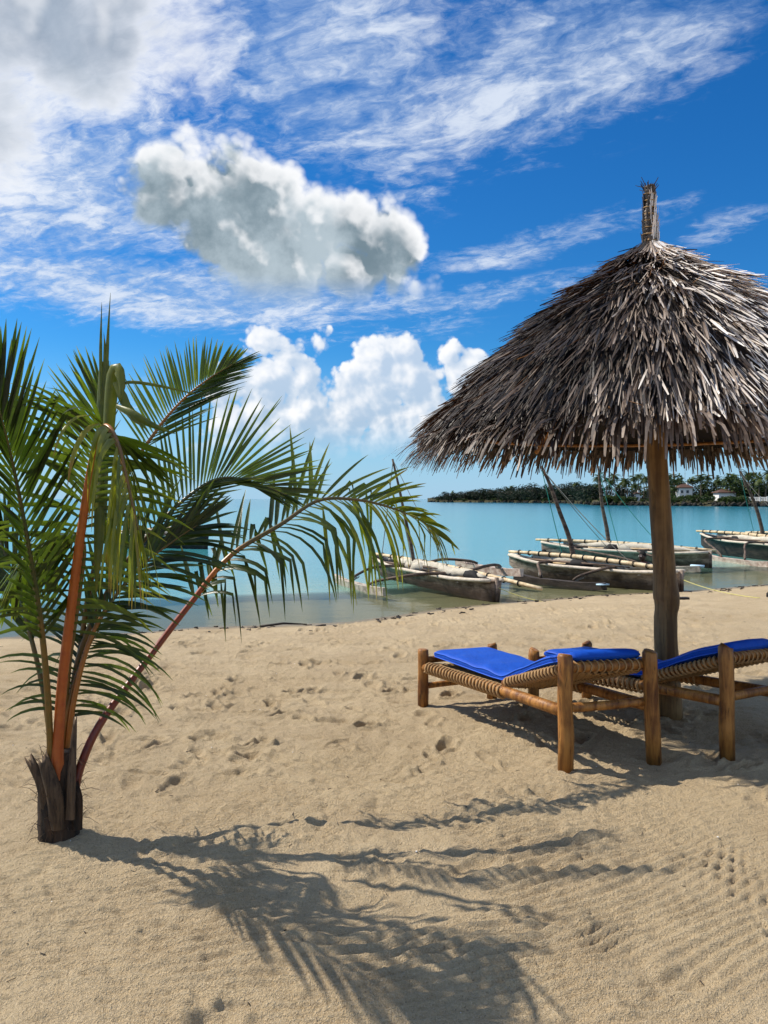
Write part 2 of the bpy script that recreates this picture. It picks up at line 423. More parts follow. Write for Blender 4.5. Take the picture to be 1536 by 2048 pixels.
# rake lines in patches (two raking directions)
m1 = np.clip((vnoise(X*.8+3, Y*.9, 31)-.30)*4, 0, 1)*np.exp(-((X-.3)/1.9)**2-((Y-3.0)/1.05)**2)
w1 = Y*.9+.12*np.sin(X*1.7+.4)+.09*fbm(X, Y, 1.4, 2, 33)-.38*X
Z = Z+dry*m1*.0120*np.sin(w1*2*math.pi/.052)*(.6+.8*vnoise(X*5, Y*5, 35))
m2 = np.clip((vnoise(X*1.1+9, Y*1.3, 41)-.33)*4, 0, 1)*np.clip((X-.9)/.5, 0, 1)*np.clip((4.1-Y)/.4, 0, 1)
w2 = X*.80-Y*.25+.09*fbm(X, Y, 1.6, 2, 43)
Z = Z+dry*m2*.0080*np.sin(w2*2*math.pi/.040+1.5*fbm(X, Y, 5, 2, 47))*np.clip(2.2*vnoise(X*4, Y*4, 45)-.5, 0, 1.3)
m3 = np.clip((vnoise(X*.9+5, Y*.9, 51)-.50)*5, 0, 1)*np.clip((Y-3.6)/.5, 0, 1)*np.clip((9.-Y)/1.5, 0, 1)
w3 = Y*.8+X*.45+.10*fbm(X, Y, 1.2, 2, 53)
Z = Z+dry*m3*.0075*np.sin(w3*2*math.pi/.06)
m4 = np.clip((vnoise(X*1.2+2, Y*1.2, 61)-.35)*4, 0, 1)*np.clip((-X-.2)/.5, 0, 1)*np.clip((3.1-Y)/.4, 0, 1)
Z = Z+dry*m4*.0022*np.sin((Y+.5*X+.06*fbm(X, Y, 1.5, 2, 63))*2*math.pi/.05)
def stamp(cx, cy, fn, r):
    i0, i1 = np.searchsorted(ys, [cy-r, cy+r]); j0, j1 = np.searchsorted(xs, [cx-r, cx+r])
    if i1-i0 < 2 or j1-j0 < 2: return
    Z[i0:i1, j0:j1] += fn(X[i0:i1, j0:j1]-cx, Y[i0:i1, j0:j1]-cy)
def foot(cx, cy, a, dep, ln=.13, wd=.05):
    ca, sa = math.cos(a), math.sin(a)
    def fn(dx, dy):
        p = (dx*ca+dy*sa)/ln; w = (dy*ca-dx*sa)/(wd*(1+.25*p)); q = np.sqrt(p*p+w*w)
        return -dep*np.clip(1.15-q**3, 0, 1)+dep*.55*np.exp(-((q-1.35)/.28)**2)*(.5+vnoise(dx*40+cx*9, dy*40, 71))
    stamp(cx, cy, fn, .42)
for k in range(620):
    cy = 3.4+9*random.random()**.8; cx = U(-.62, .62)*cy+U(-.3, .5)
    if shore(cx)-cy > .7 and cy > 4.6 or random.random() < .1: foot(cx, cy, U(0, 3.14), U(.008, .040), U(.08, .14), U(.035, .06))
for (u, v) in ((385, 1530), (300, 1550), (700, 1800), (940, 1735), (1350, 1960), (1080, 1840), (530, 1520), (660, 1440), (480, 1545), (800, 1560), (430, 2030)):
    d = CAM_H*FPX/(v-HOR); foot((u-768)/FPX*d, d, U(-.5, .8), U(.012, .022))
def lumps(cx, cy, r, amp, seed):
    stamp(cx, cy, lambda dx, dy: amp*np.clip(1-(dx*dx+dy*dy)/r/r, 0, 1)*np.clip(fbm(dx+cx, dy+cy, 22, 3, seed)+.25, 0, 1), r)
for i, (u, v, r) in enumerate(((840, 1545, .22), (1000, 1588, .28), (1060, 1590, .15), (700, 1500, .2), (400, 2030, .16), (340, 1700, .2), (770, 1740, .3), (620, 1660, .25), (260, 1500, .2))):
    d = CAM_H*FPX/(v-HOR); lumps((u-768)/FPX*d, d, r, .035, 80+i)
# sand heaped against the palm
stamp(-1.53, 3.66, lambda dx, dy: .03*np.exp(-(dx*dx+dy*dy)/.05), .8)
nx, ny = len(xs), len(ys)
V = np.stack([X, Y, Z], -1).reshape(-1, 3).astype(np.float32)
def grid_mesh(name, V, nx, ny, mat, attrs=()):
    i = np.arange(ny-1)[:, None]*nx+np.arange(nx-1)[None, :]
    F = np.stack([i, i+1, i+nx+1, i+nx], -1).reshape(-1, 4).astype(np.int32)
    me = bpy.data.meshes.new(name); me.vertices.add(len(V)); me.vertices.foreach_set('co', V.ravel())
    me.loops.add(F.size); me.loops.foreach_set('vertex_index', F.ravel())
    me.polygons.add(len(F)); me.polygons.foreach_set('loop_start', np.arange(0, F.size, 4, dtype=np.int32)); me.polygons.foreach_set('loop_total', np.full(len(F), 4, np.int32))
    me.polygons.foreach_set('use_smooth', np.ones(len(F), bool))
    for n, a in attrs:
        at = me.attributes.new(n, 'FLOAT', 'POINT'); at.data.foreach_set('value', a.ravel().astype(np.float32))
    me.materials.append(mat); me.update(calc_edges=True); me.validate()
    o = bpy.data.objects.new(name, me); C.objects.link(o); return o
m, q, out = material('beach_sand'); P = worldpos(q); s = q.attr('inland')
n = q.noise(P, 1.1, 6, .6); n2 = q.noise(P, 9, 5, .65); gr = q.noise(P, 230, 3, .7); sp = q.noise(P, 90, 2, .5)
c = q.mix(q.ramp(n*.6+n2*.4, .34, .66), (.52, .38, .215), (.66, .505, .30))
g2 = q.noise(P, 95, 3, .75)
c = q.mix(q.ramp(g2, .56, .38)*.30, c, (.25, .18, .10))
c = q.mix(q.ramp(gr, .46, .66)*.6, c, (.72, .60, .43))
c = q.mix(q.ramp(sp, .66, .72)*.6, c, (.20, .14, .09))
c = q.mix(q.ramp(q.vor(P, 55), .055, .02)*.7, c, (.72, .66, .56))
ne = q.noise(P, .9, 4, .6)
wet = q.ramp(s+(ne-.5)*1.0, .75, .15)
c = q.mix(wet*.75, c, (.20, .150, .085))
c = q.mix(q.ramp(s, .0, -.5)*.7, c, (.25, .215, .125))
cl = q.noise(P, 30, 5, .68)
p = principled(q, out, c, q.mix(wet, (.92, .92, .92), (.42, .42, .42)), .25, gr*.4+cl*.9+g2*1.0, .026, 1.0)
M['sand'] = m
sand = grid_mesh('beach', V, nx, ny, m, (('inland', S),)); tag(sand, kind='structure')
def ground(x, y):
    j = min(max(int(np.searchsorted(xs, x)), 0), nx-1); i = min(max(int(np.searchsorted(ys, y)), 0), ny-1); return float(Z[i, j])

# ------------------------------------------------------------------ sea: one sheet to the horizon, see-through over the shallows
wx = np.array(sorted(set([-30000, -9000, -3000, -1000, -400, -200]+list(np.arange(-100, 101, .8))+[200, 400, 1000, 3000, 9000, 30000])))
wy = np.array(sorted(set([-300, -100, -30]+list(np.arange(-10, 40, .35))+grow(40, 45000, .5, 1.2, 9000))))
WX, WY = np.meshgrid(wx, wy); dep = np.clip(SEA-base_z(WX, WY), 0, 6)
m, q, out = material('sea_water'); P = worldpos(q); dp = q.attr('depth')
_, yy, _ = q.sep(P)
r1 = q.noise(q.vm('MULTIPLY', P, (.55, 1.5, 1)), 2.2, 4, .6, .3); r2 = q.noise(q.vm('MULTIPLY', P, (.10, .30, 1)), 1.0, 5, .6, .5); r3 = q.noise(q.vm('MULTIPLY', P, (.006, .03, 1)), 1, 4, .6)
far = q.ramp(yy, 25, 260, smooth=True)
hgt = r1*(.55-far*.3)+r2*1.4
body = q.mix(q.ramp(dp, .08, 2.6), (.145, .27, .205), (.050, .245, .275))
body = q.mix(far, body, (.014, .16, .235))
body = q.mix(q.ramp(r3, .35, .7)*.35, body, (.03, .24, .29))
p = principled(q, None, body, .10, .32, hgt, .030, .55, IOR=1.33)
p.inputs['Roughness'].default_value = .14
tr = q.node('ShaderNodeBsdfTransparent'); q.put(tr.inputs[0], (.86, .93, .84, 1))
gl = q.node('ShaderNodeBsdfGlossy'); gl.inputs['Roughness'].default_value = .05
b = q.node('ShaderNodeBump'); b.inputs['Strength'].default_value = .5; b.inputs['Distance'].default_value = .02; q.put(b.inputs['Height'], hgt); q.nt.links.new(b.outputs[0], gl.inputs['Normal'])
fr = q.node('ShaderNodeFresnel'); fr.inputs[0].default_value = 1.33; q.nt.links.new(b.outputs[0], fr.inputs['Normal'])
mx0 = q.node('ShaderNodeMixShader'); q.put(mx0.inputs[0], E(q, fr.outputs[0])*.6); q.nt.links.new(tr.outputs[0], mx0.inputs[1]); q.nt.links.new(gl.outputs[0], mx0.inputs[2])
mx = q.node('ShaderNodeMixShader'); q.put(mx.inputs[0], q.ramp(dp+(r2-.5)*.08, .02, .30)); q.nt.links.new(mx0.outputs[0], mx.inputs[1]); q.nt.links.new(p.outputs[0], mx.inputs[2])
q.nt.links.new(mx.outputs[0], out.inputs[0])
WV = np.stack([WX, WY, np.full_like(WX, SEA)], -1).reshape(-1, 3).astype(np.float32)
sea = grid_mesh('sea', WV, len(wx), len(wy), m, (('depth', dep),)); tag(sea, kind='structure')

# ------------------------------------------------------------------ thatched beach umbrella
UB = Vector((2.09, 5.70, 0)); UB.z = ground(UB.x, UB.y)-.05
um = thing('beach_umbrella', 'palm-thatched beach umbrella on a wooden pole between the loungers', 'umbrella', UB)
pole_pts = [px(1340, 1450, 5.70), px(1334, 1330, 5.70), px(1331, 1245, 5.70), px(1334, 1205, 5.70), px(1331, 1180, 5.70), px(1326, 1100, 5.70), px(1318, 980, 5.70), px(1312, 880, 5.70), px(1305, 700, 5.70), px(1300, 480, 5.70)]
pc = curve(pole_pts, 34)
rr = []
for p in pc:
    v = HOR+(CAM_H-p.z)/5.7*FPX
    r = np.interp(v, [480, 890, 1000, 1150, 1192, 1225, 1300, 1450], [.050, .074, .076, .080, .094, .082, .084, .098]); rr.append(r)
mb = MB(); mb.tube(pc, rr, 20, .4, wob=.02); mb.build('pole', M['pole'], um)
AX = lambda z: np.interp(z, [0, 2.0, 3.46, 4.0], [2.105, 2.018, 1.975, 1.965])       # the pole leans a little
PR = [(.045, 3.50), (.10, 3.43), (.20, 3.345), (.36, 3.245), (.60, 3.08), (.82, 2.915), (1.05, 2.72), (1.29, 2.50), (1.58, 2.20), (1.70, 2.06)]
def prof(r): return float(np.interp(r, [a for a, _ in PR], [b for _, b in PR]))
def cone_pt(r, a, lift=0.0):
    dz = prof(r+.02)-prof(r-.02); n = Vector((-dz, 0.04)).normalized()
    rr_ = r+n.x*lift; z = prof(r)+n.y*lift
    return Vector((AX(z)+math.cos(a)*rr_, UB.y+math.sin(a)*rr_, z))
# dense inner body of thatch, coloured near-black for the shade between strips
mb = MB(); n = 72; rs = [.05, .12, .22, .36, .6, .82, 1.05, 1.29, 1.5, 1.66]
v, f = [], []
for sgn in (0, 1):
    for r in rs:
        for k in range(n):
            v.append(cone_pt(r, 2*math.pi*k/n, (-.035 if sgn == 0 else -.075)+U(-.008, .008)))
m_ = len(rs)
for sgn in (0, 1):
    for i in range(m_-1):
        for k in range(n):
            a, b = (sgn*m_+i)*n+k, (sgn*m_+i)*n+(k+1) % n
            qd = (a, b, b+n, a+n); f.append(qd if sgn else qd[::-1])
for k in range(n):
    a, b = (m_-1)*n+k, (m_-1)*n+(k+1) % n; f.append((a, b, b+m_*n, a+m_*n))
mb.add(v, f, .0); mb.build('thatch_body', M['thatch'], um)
def strip(mb, r, a, L, w, lift0, lift1, tone, twist=0.0, hang=0.0, skew=0.0):
    """one palm-leaf strip lying down the slope, its tip standing proud; hang bends it downwards"""
    pts = []; k = 3
    P0 = cone_pt(r, a, lift0)
    d = (cone_pt(min(r+.06, 1.76), a+skew*.06/max(r, .2), lift0+(lift1-lift0)*.06/L)-P0).normalized()
    p = P0; pts = [p]
    for i in range(k):
        d = (d+Vector((0, 0, -1))*hang*(i+.3)/k).normalized(); p = p+d*(L/k); pts.append(p)
    side = Vector((-math.sin(a), math.cos(a), 0)); side = (side+Vector((0, 0, twist))).normalized()
    vv, ff = [], []
    wd = [.75, 1, .9, U(.25, .7)]
    for i, p in enumerate(pts):
        vv += [p-side*(w*.5*wd[i]), p+side*(w*.5*wd[i])]
    ff = [(2*i, 2*i+1, 2*i+3, 2*i+2) for i in range(k)]
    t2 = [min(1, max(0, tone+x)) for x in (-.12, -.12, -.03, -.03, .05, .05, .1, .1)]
    mb.add(vv, ff, t2)
def side_tone(a, r):
    # paler strips on the right-hand side, darker brown ones on the left
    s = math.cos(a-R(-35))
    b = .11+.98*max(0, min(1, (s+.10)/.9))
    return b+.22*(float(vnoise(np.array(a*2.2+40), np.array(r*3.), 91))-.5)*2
random.seed(11)
courses = [1.62, 1.53, 1.44, 1.35, 1.26, 1.17, 1.08, .99, .90, .81, .72, .63, .54, .46, .38, .30, .23, .16, .11, .07]
mb = MB(); mb2 = MB()
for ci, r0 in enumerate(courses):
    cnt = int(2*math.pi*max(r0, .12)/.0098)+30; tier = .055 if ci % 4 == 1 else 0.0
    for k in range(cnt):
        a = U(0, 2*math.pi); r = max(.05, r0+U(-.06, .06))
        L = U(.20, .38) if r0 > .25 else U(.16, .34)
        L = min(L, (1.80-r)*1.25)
        tn = side_tone(a, r)*1.06+random.gauss(.03, .15)
        if random.random() < .33: tn = U(0, .12)  # near-black strips put the shade of the gaps into the colour
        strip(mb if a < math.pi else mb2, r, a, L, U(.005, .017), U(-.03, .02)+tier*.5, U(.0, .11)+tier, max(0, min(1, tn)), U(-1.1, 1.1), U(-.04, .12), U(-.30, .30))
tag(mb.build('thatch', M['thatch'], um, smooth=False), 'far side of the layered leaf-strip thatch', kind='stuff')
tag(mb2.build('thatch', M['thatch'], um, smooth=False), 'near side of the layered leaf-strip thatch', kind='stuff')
# shaggy cap course below the finial, and stray ends
mb = MB()
for k in range(420):
    a = U(0, 2*math.pi); strip(mb, U(.07, .16), a, U(.22, .36), U(.009, .02), .03, .10, side_tone(a, .2)+U(-.1, .25), U(-.5, .5), U(-.1, .1), U(-.2, .2))
for k in range(90):
    a = U(0, 2*math.pi); strip(mb, U(.3, 1.6), a, U(.2, .36), U(.006, .012), .0, U(.12, .2), side_tone(a, .5)+U(-.2, .1), U(-.5, .5), U(-.1, .05), U(-.3, .3))
tag(mb.build('thatch_cap', M['thatch'], um, smooth=False), kind='stuff')
# hanging fringe: the back and inner strips in one, the front ones singly
mb = MB(); cand = []
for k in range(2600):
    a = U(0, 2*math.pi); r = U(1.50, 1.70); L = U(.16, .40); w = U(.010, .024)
    tn = max(0, min(1, .28+.35*(side_tone(a, 1.6)-.3)+random.gauss(0, .14)))
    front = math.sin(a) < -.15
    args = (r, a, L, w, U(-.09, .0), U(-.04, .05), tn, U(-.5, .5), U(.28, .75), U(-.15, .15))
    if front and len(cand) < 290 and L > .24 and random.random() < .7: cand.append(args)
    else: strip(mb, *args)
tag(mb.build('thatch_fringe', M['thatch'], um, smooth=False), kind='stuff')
for args in cand:
    b1 = MB(); strip(b1, *args); b1.build('thatch_strip', M['thatch'], um, smooth=False)
# frame under the thatch
for k in range(8):
    a = R(22.5+45*k); mb = MB()
    p0 = cone_pt(.07, a, -.10); p1 = cone_pt(1.66, a, -.115); mb.tube([p0, p0.lerp(p1, .5), p1], [.02, .024, .022], 8, .5, wob=.05); mb.build('rafter', M['stained'], um)
for r in (.55, 1.1, 1.58):
    mb = MB(); pts = [cone_pt(r, 2*math.pi*k/32, -.155) for k in range(33)]
    mb.tube(pts, .014, 6, .6, caps=False, wob=.08); mb.build('purlin', M['stained'], um)
# finial: leaf bundle bound round the pole top
mb = MB(); fz0, fz1 = 3.40, 3.92; pts = []; rad = []
for i in range(60):
    t = i/59; z = fz0+(fz1-fz0)*t
    pts.append(Vector((AX(z)+.006*math.sin(t*9), UB.y, z))); rad.append((.060-.026*t+.012*max(0, t-.8)*5*.6)*(1+.07*math.sin(i*2.1)+U(-.03, .03)))
mb.tube(pts, rad, 14, .42, wob=.06); fin = mb.build('finial', M['thatch'], um)
mb = MB()
for k in range(150):
    a = U(0, 2*math.pi); z = U(fz0, fz1-.1); r = .060-.026*(z-fz0)/(fz1-fz0); c0 = Vector((AX(z), UB.y, z)); dirv = Vector((math.cos(a), math.sin(a), 0)); L = U(.06, .16); tw = U(-.4, .4)
    side = Vector((-math.sin(a), math.cos(a), 0)); p0 = c0+dirv*(r+.001); p1 = c0+dirv*(r+U(.002, .014))+Vector((0, 0, L))+side*tw*.05; w = U(.006, .013)
    mb.add([p0-side*w*.5, p0+side*w*.5, p1+side*w*.4, p1-side*w*.4], [(0, 1, 2, 3)], min(1, max(0, side_tone(a, .1)+U(-.25, .2))))
for k in range(26):
    a = U(0, 2*math.pi); c0 = Vector((AX(fz1), UB.y, fz1-U(.0, .09))); dv = Vector((math.cos(a)*U(.2, .9), math.sin(a)*.5, U(.1, 1))).normalized()
    side = Vector((-dv.z, 0, dv.x)).normalized() if abs(dv.y) < .9 else Vector((1, 0, 0)); p0 = c0+Vector((math.cos(a), math.sin(a), 0))*.03; p1 = p0+dv*U(.03, .09); w = .007
    mb.add([p0-side*w*.5, p0+side*w*.5, p1+side*w*.3, p1-side*w*.3], [(0, 1, 2, 3)], U(.0, .3))
tag(mb.build('binding', M['thatch'], fin, smooth=False), kind='stuff')
mb = MB()
for j in range(9):
    z = fz0+.06+j*.05; r = .060-.026*(z-fz0)/(fz1-fz0)+.004
    mb.tube([Vector((AX(z)+math.cos(2*math.pi*k/14)*r, UB.y+math.sin(2*math.pi*k/14)*r, z+.008*math.sin(2*math.pi*k/14))) for k in range(15)], .0045, 5, .55, caps=False)
mb.build('cord', M['palerope'], fin)

# ------------------------------------------------------------------ palm
PB = Vector((-1.53, 3.62, 0)); PB.z = ground(PB.x, PB.y)-.03
palm = thing('coconut_palm', 'young coconut palm with spreading fronds growing from the sand', 'palm tree', PB)
random.seed(5)
mb = MB()
tp = [Vector((PB.x+dx, PB.y, PB.z+z)) for dx, z in ((0, -.12), (0, .0), (-.004, .12), (-.006, .24), (-.004, .34), (.0, .42))]
mb.tube(curve(tp, 16), [float(np.interp(i/15, [0, .2, .5, .8, 1], [.095, .092, .088, .080, .055])) for i in range(16)], 22, .3, wob=.045)
trunk = mb.build('trunk', M['trunk'], palm)
mb = MB()
for k in range(110):                                   # fibre round the base
    a = U(0, 6.28); z = U(.02, .42); p = PB+Vector((math.cos(a)*.088, math.sin(a)*.088, z)); d = Vector((math.cos(a)*.5+U(-.5, .5), math.sin(a)*.5+U(-.5, .5), U(-.6, .8))).normalized()
    L = U(.03, .12); mb.tube([p, p+d*L*.5+Vector((0, 0, .01)), p+d*L+Vector((0, 0, -.01))], [.0016, .0013, .0006], 3, U(0, .5), caps=False)
tag(mb.build('fibre', M['stump'], trunk), kind='stuff')
def blade(name, pts, wid, thick, mat, parent, bend=.5, tone=.4, nseg=12, facing=None):
    """curved sheath: an arc-shaped cross-section along pts, with thickness"""
    cpts = curve(pts, nseg); v, f = [], []; m = 7
    for i, p in enumerate(cpts):
        T = (cpts[min(i+1, nseg-1)]-cpts[max(i-1, 0)]).normalized()
        F = Vector(facing) if facing else Vector((0, -1, 0)); F = (F-T*F.dot(T)).normalized(); S_ = T.cross(F)
        w = float(np.interp(i/(nseg-1), np.linspace(0, 1, len(wid)), wid))
        for lay in (0, 1):
            for k in range(m):
                a = (k/(m-1)-.5)*2; jag = U(-.02, .03) if i == nseg-1 else 0
                v.append(p+S_*(a*w*.5)+F*(bend*w*(.5-a*a)*.5-lay*thick*(1-.6*abs(a)))+T*jag)
    for i in range(nseg-1):
        for k in range(m-1):
            a = i*2*m+k; f += [(a, a+1, a+2*m+1, a+2*m), (a+m+1, a+m, a+3*m, a+3*m+1)]
        for k in (0, m-1):
            a = i*2*m+k; f.append((a, a+2*m, a+3*m, a+m))
    e = (nseg-1)*2*m; f += [(e+k, e+k+1, e+m+k+1, e+m+k) for k in range(m-1)]
    b = MB(); b.add(v, f, tone); return b.build(name, mat, parent)
blade('leaf_stump', [px(100, 1670, 3.56), px(90, 1610, 3.54), px(80, 1565, 3.54), px(60, 1523, 3.55)], [.05, .055, .05, .042], .012, M['stump'], palm, .4, .2)
blade('leaf_stump', [px(112, 1660, 3.53), px(108, 1600, 3.51), px(98, 1560, 3.51), px(85, 1520, 3.52)], [.07, .075, .07, .055], .014, M['stump'], palm, .5, .45)
blade('leaf_stump', [px(138, 1640, 3.54), px(142, 1560, 3.54), px(146, 1490, 3.57), px(150, 1440, 3.6)], [.05, .04, .03, .016], .010, M['stump'], palm, .3, .6)
blade('leaf_stump', [px(150, 1660, 3.58), px(153, 1600, 3.58), px(150, 1570, 3.6)], [.06, .05, .03], .012, M['trunk'], palm, .5, .2)
blade('leaf_stump', [px(130, 1675, 3.70), px(120, 1590, 3.72), px(118, 1530, 3.72)], [.09, .08, .05], .012, M['trunk'], palm, .5, .2, facing=(0, 1, 0))

def leaflet(mb, p, d, N, L, w, g, tone, kink=None, seg=7, curl=0.0, fold=.18):
    d = d.normalized(); pts = [p]; ds = [d]; h = L/seg
    for i in range(seg):
        t = (i+1)/seg
        if kink and kink[0] <= t < kink[0]+1/seg: d = (d*.15+kink[1]).normalized()
        d = (d+Vector((0, 0, -1))*g*h*(1+t)+N*curl*h).normalized(); p = p+d*h; pts.append(p); ds.append(d)
    v = []
    for i, q_ in enumerate(pts):
        t = i/seg; ww = w*float(np.interp(t, [0, .1, .35, .7, .9, 1], [.35, .8, 1, .72, .35, .04]))
        S_ = ds[i].cross(N)
        S_ = S_.normalized() if S_.length > 1e-3 else Vector((1, 0, 0))
        up = S_.cross(ds[i])
        v += [q_-S_*ww*.5+up*ww*fold, q_, q_+S_*ww*.5+up*ww*fold]
    f = []
    for i in range(seg):
        for k in (0, 1): f.append((3*i+k, 3*i+k+1, 3*i+4+k, 3*i+3+k))
    tn = [min(1, max(0, tone+(.28*max(0, i/seg-.72)/.28 if tone < .8 else 0))) for i in range(seg+1) for _ in range(3)]
    mb.add(v, f, tn)

single = [0]
def frond(pts, rad, n, start, Lmax, ang, phi, droop, N0, w=.030, tone=.2, stalk_tone=(.9, .3), single_leaves=False, kinkp=0.0, lprof=None, sides=(1, -1), label=None, jitter=.10, curl=0., kink_at=(.25, .5), phis=None, low=None, turn=None, thin_from=None):
    c = curve(pts, 60); m = len(c)
    T = [(c[min(i+1, m-1)]-c[max(i-1, 0)]).normalized() for i in range(m)]
    N = Vector(N0); Ns = []
    for i in range(m):
        N = (N-T[i]*N.dot(T[i])).normalized(); Ns.append(N.copy())
    mb = MB(); rads = [float(np.interp(i/(m-1), [0, .08, .35, 1], [rad*1.9, rad*1.25, rad, rad*.16])) for i in range(m)]
    mb.tube(c, rads, 8, [float(np.interp((i//8)/(m-1), [0, start, turn or min(1, start+.12), min(.99, (turn or start+.12)+.08), 1], [stalk_tone[0], stalk_tone[0]*.8+stalk_tone[1]*.2, stalk_tone[1], .15 if turn else stalk_tone[1], .08])) for i in range(8*m)])
    fr_ = mb.build('frond', M['stalk'], palm)
    if label: fr_['label'] = label
    rest = MB()
    for i in range(n):
        if thin_from is not None and i/n > thin_from and i % 5 in (1, 3): continue
        s = (i+.5)/n; t = start+(1-start)*s; k = t*(m-1); k0 = min(int(k), m-2); fk = k-k0
        p = c[k0].lerp(c[k0+1], fk); tt = T[k0].lerp(T[k0+1], fk).normalized(); nn = Ns[k0]
        B = tt.cross(nn).normalized()
        for sd in sides:
            lo = low if (low and sd > 0) else {}; ang_ = lo.get('ang', ang); kp = lo.get('kinkp', kinkp); dr = lo.get('droop', droop)
            A = R(float(np.interp(s, [0, .5, 1], ang_)))+random.gauss(0, jitter)
            ph = R((phis[0] if sd > 0 else phis[1]) if phis else phi)+random.gauss(0, jitter)
            d = tt*math.cos(A)+(B*sd*math.cos(ph)+nn*math.sin(ph))*math.sin(A)
            L = Lmax*float(np.interp(s, *(lprof or ([0, .15, .45, .8, 1], [.55, .85, 1, .8, .45]))))*U(.85, 1.12)*lo.get('len', 1)
            kk = None
            if random.random() < (kp if not callable(kp) else kp(s)): kk = (U(*kink_at), Vector((U(-.15, .35), U(-.2, .2), -1)))
            mb = MB() if (single_leaves and single[0] < 300) else rest
            nrm = (nn*.9+B*sd*.35*(-1 if phi > 0 else 1)).normalized()
            g_ = dr(s) if callable(dr) else dr
            leaflet(mb, p+B*sd*rads[k0]*.6, d, nrm, L, w*U(.8, 1.15), g_*U(.7, 1.3), (tone(s) if callable(tone) else tone)+random.gauss(0, .07), kk, curl=curl)
            if mb is not rest: mb.build('leaflet', M['leaf'], fr_); single[0] += 1
    if rest.v: tag(rest.build('leaflets', M['leaf'], fr_), kind='stuff')
    return fr_
# bent frond reaching right: red stalk, torn hanging leaflets, comb-like tip (side +1 is the lower side)
frond([px(140, 1610, 3.62), px(162, 1530, 3.66), px(205, 1440, 3.74), px(300, 1312, 3.98), px(380, 1208, 4.1), px(460, 1112, 4.2), px(560, 1050, 4.35), px(637, 1001, 4.5), px(715, 1000, 4.6), px(780, 1015, 4.68), px(840, 1040, 4.77), px(878, 1072, 4.8)],
      .017, 54, .37, .50, (50, 40, 34), 10, lambda s: .25 if s < .7 else .8, (-.25, -.66, .70), w=.026, tone=lambda s: .12 if s < .30 else (.34 if s < .6 else .50), stalk_tone=(.98, .06), single_leaves=True,
      kinkp=lambda s: .55 if s < .30 else (.22 if s < .62 else .05), lprof=([0, .2, .40, .55, .8, 1], [.80, .90, 1.25, 1.15, .66, .40]), label='bent frond with a red stalk and torn drooping leaflets', kink_at=(.25, .7), phis=(10, 12),
      low=dict(ang=(40, 62, 55), droop=lambda s: 2.2 if s < .4 else 2.6, kinkp=lambda s: .9 if s < .4 else .35, len=1.12), jitter=.14)
# frond leaning to the viewer: orange stalk, arched over, hanging curtain leaflets yellow-green, toned lighter to imitate sun glints
frond([px(112, 1590, 3.58), px(117, 1480, 3.56), px(124, 1370, 3.53), px(140, 1235, 3.46), px(158, 1095, 3.38), px(178, 960, 3.32), px(195, 880, 3.27), px(213, 853, 3.20), px(234, 885, 3.12), px(250, 945, 3.06), px(264, 1005, 3.02), px(276, 1060, 3.0)],
      .021, 72, .25, .46, (70, 58, 26), 14, lambda s: 1.3 if s < .5 else 3.6, (.1, -1, .15), w=.022, tone=lambda s: .24 if s < .5 else .54, stalk_tone=(.66, .50), turn=.62, thin_from=.55, single_leaves=True,
      lprof=([0, .2, .5, .65, .85, 1], [.85, .95, .85, 1.1, 1.0, .6]), label='frond arched towards the viewer with an orange stalk', phis=(4, 4), jitter=.15)
# fan behind, arching right
frond([px(128, 1560, 3.66), px(140, 1420, 3.70), px(165, 1290, 3.75), px(235, 1150, 3.82), px(320, 1045, 3.9), px(400, 975, 3.97), px(455, 955, 4.0), px(515, 967, 4.05), px(574, 990, 4.1)],
      .013, 46, .46, .50, (58, 46, 14), 20, .10, (0, -1, .1), w=.0165, tone=.22, stalk_tone=(.1, .0), single_leaves=True, jitter=.04, label='dark fan-like frond arching to the right', phis=(10, 8), lprof=([0, .2, .5, .75, 1], [.78, .95, 1.02, .8, .42]),
      low=dict(ang=(34, 22, 8), len=.62))
# upper right frond
frond([px(128, 1560, 3.70), px(150, 1380, 3.75), px(185, 1150, 3.80), px(245, 970, 3.84), px(310, 865, 3.88), px(365, 800, 3.91), px(418, 757, 3.94), px(466, 728, 3.97)],
      .012, 46, .52, .30, (66, 56, 14), 12, .10, (0, -1, .05), w=.013, tone=.26, stalk_tone=(.1, .25), jitter=.04, label='upright frond with a yellowish midrib', phis=(5, 20), low=dict(ang=(30, 26, 6), len=1.28), lprof=([0, .2, .5, .75, 1], [.9, 1.0, .85, .6, .4]))
# folded dark plume of upright blades at the left edge, leaning towards the viewer
frond([px(104, 1580, 3.60), px(96, 1400, 3.50), px(82, 1250, 3.36), px(58, 1100, 3.20), px(32, 960, 3.06), px(6, 850, 2.96), px(-18, 770, 2.90)],
      .013, 44, .30, .44, (50, 40, 14), 10, .05, (1, -.22, 0), w=.024, tone=.0, stalk_tone=(.1, .0), phis=(22, 22), jitter=.06, label='dark plume of upright blades at the left edge')
frond([px(110, 1570, 3.70), px(90, 1400, 3.78), px(58, 1260, 3.84), px(18, 1130, 3.9), px(-25, 1010, 3.94), px(-50, 930, 3.96)],
      .012, 34, .36, .42, (30, 20, 8), 10, .05, (0, -1, 0), w=.028, tone=.10, stalk_tone=(.1, .0), phis=(20, 30), jitter=.08)
# small frond curving left over the water, pale curled tips
frond([px(122, 1520, 3.66), px(135, 1350, 3.68), px(158, 1190, 3.68), px(168, 1090, 3.66), px(140, 1070, 3.62), px(100, 1080, 3.58), px(55, 1120, 3.54), px(20, 1180, 3.5)],
      .011, 34, .46, .36, (66, 58, 25), 20, 1.8, (-.1, -.6, .8), w=.021, tone=.26, stalk_tone=(.1, .1), phis=(25, 10), jitter=.16)
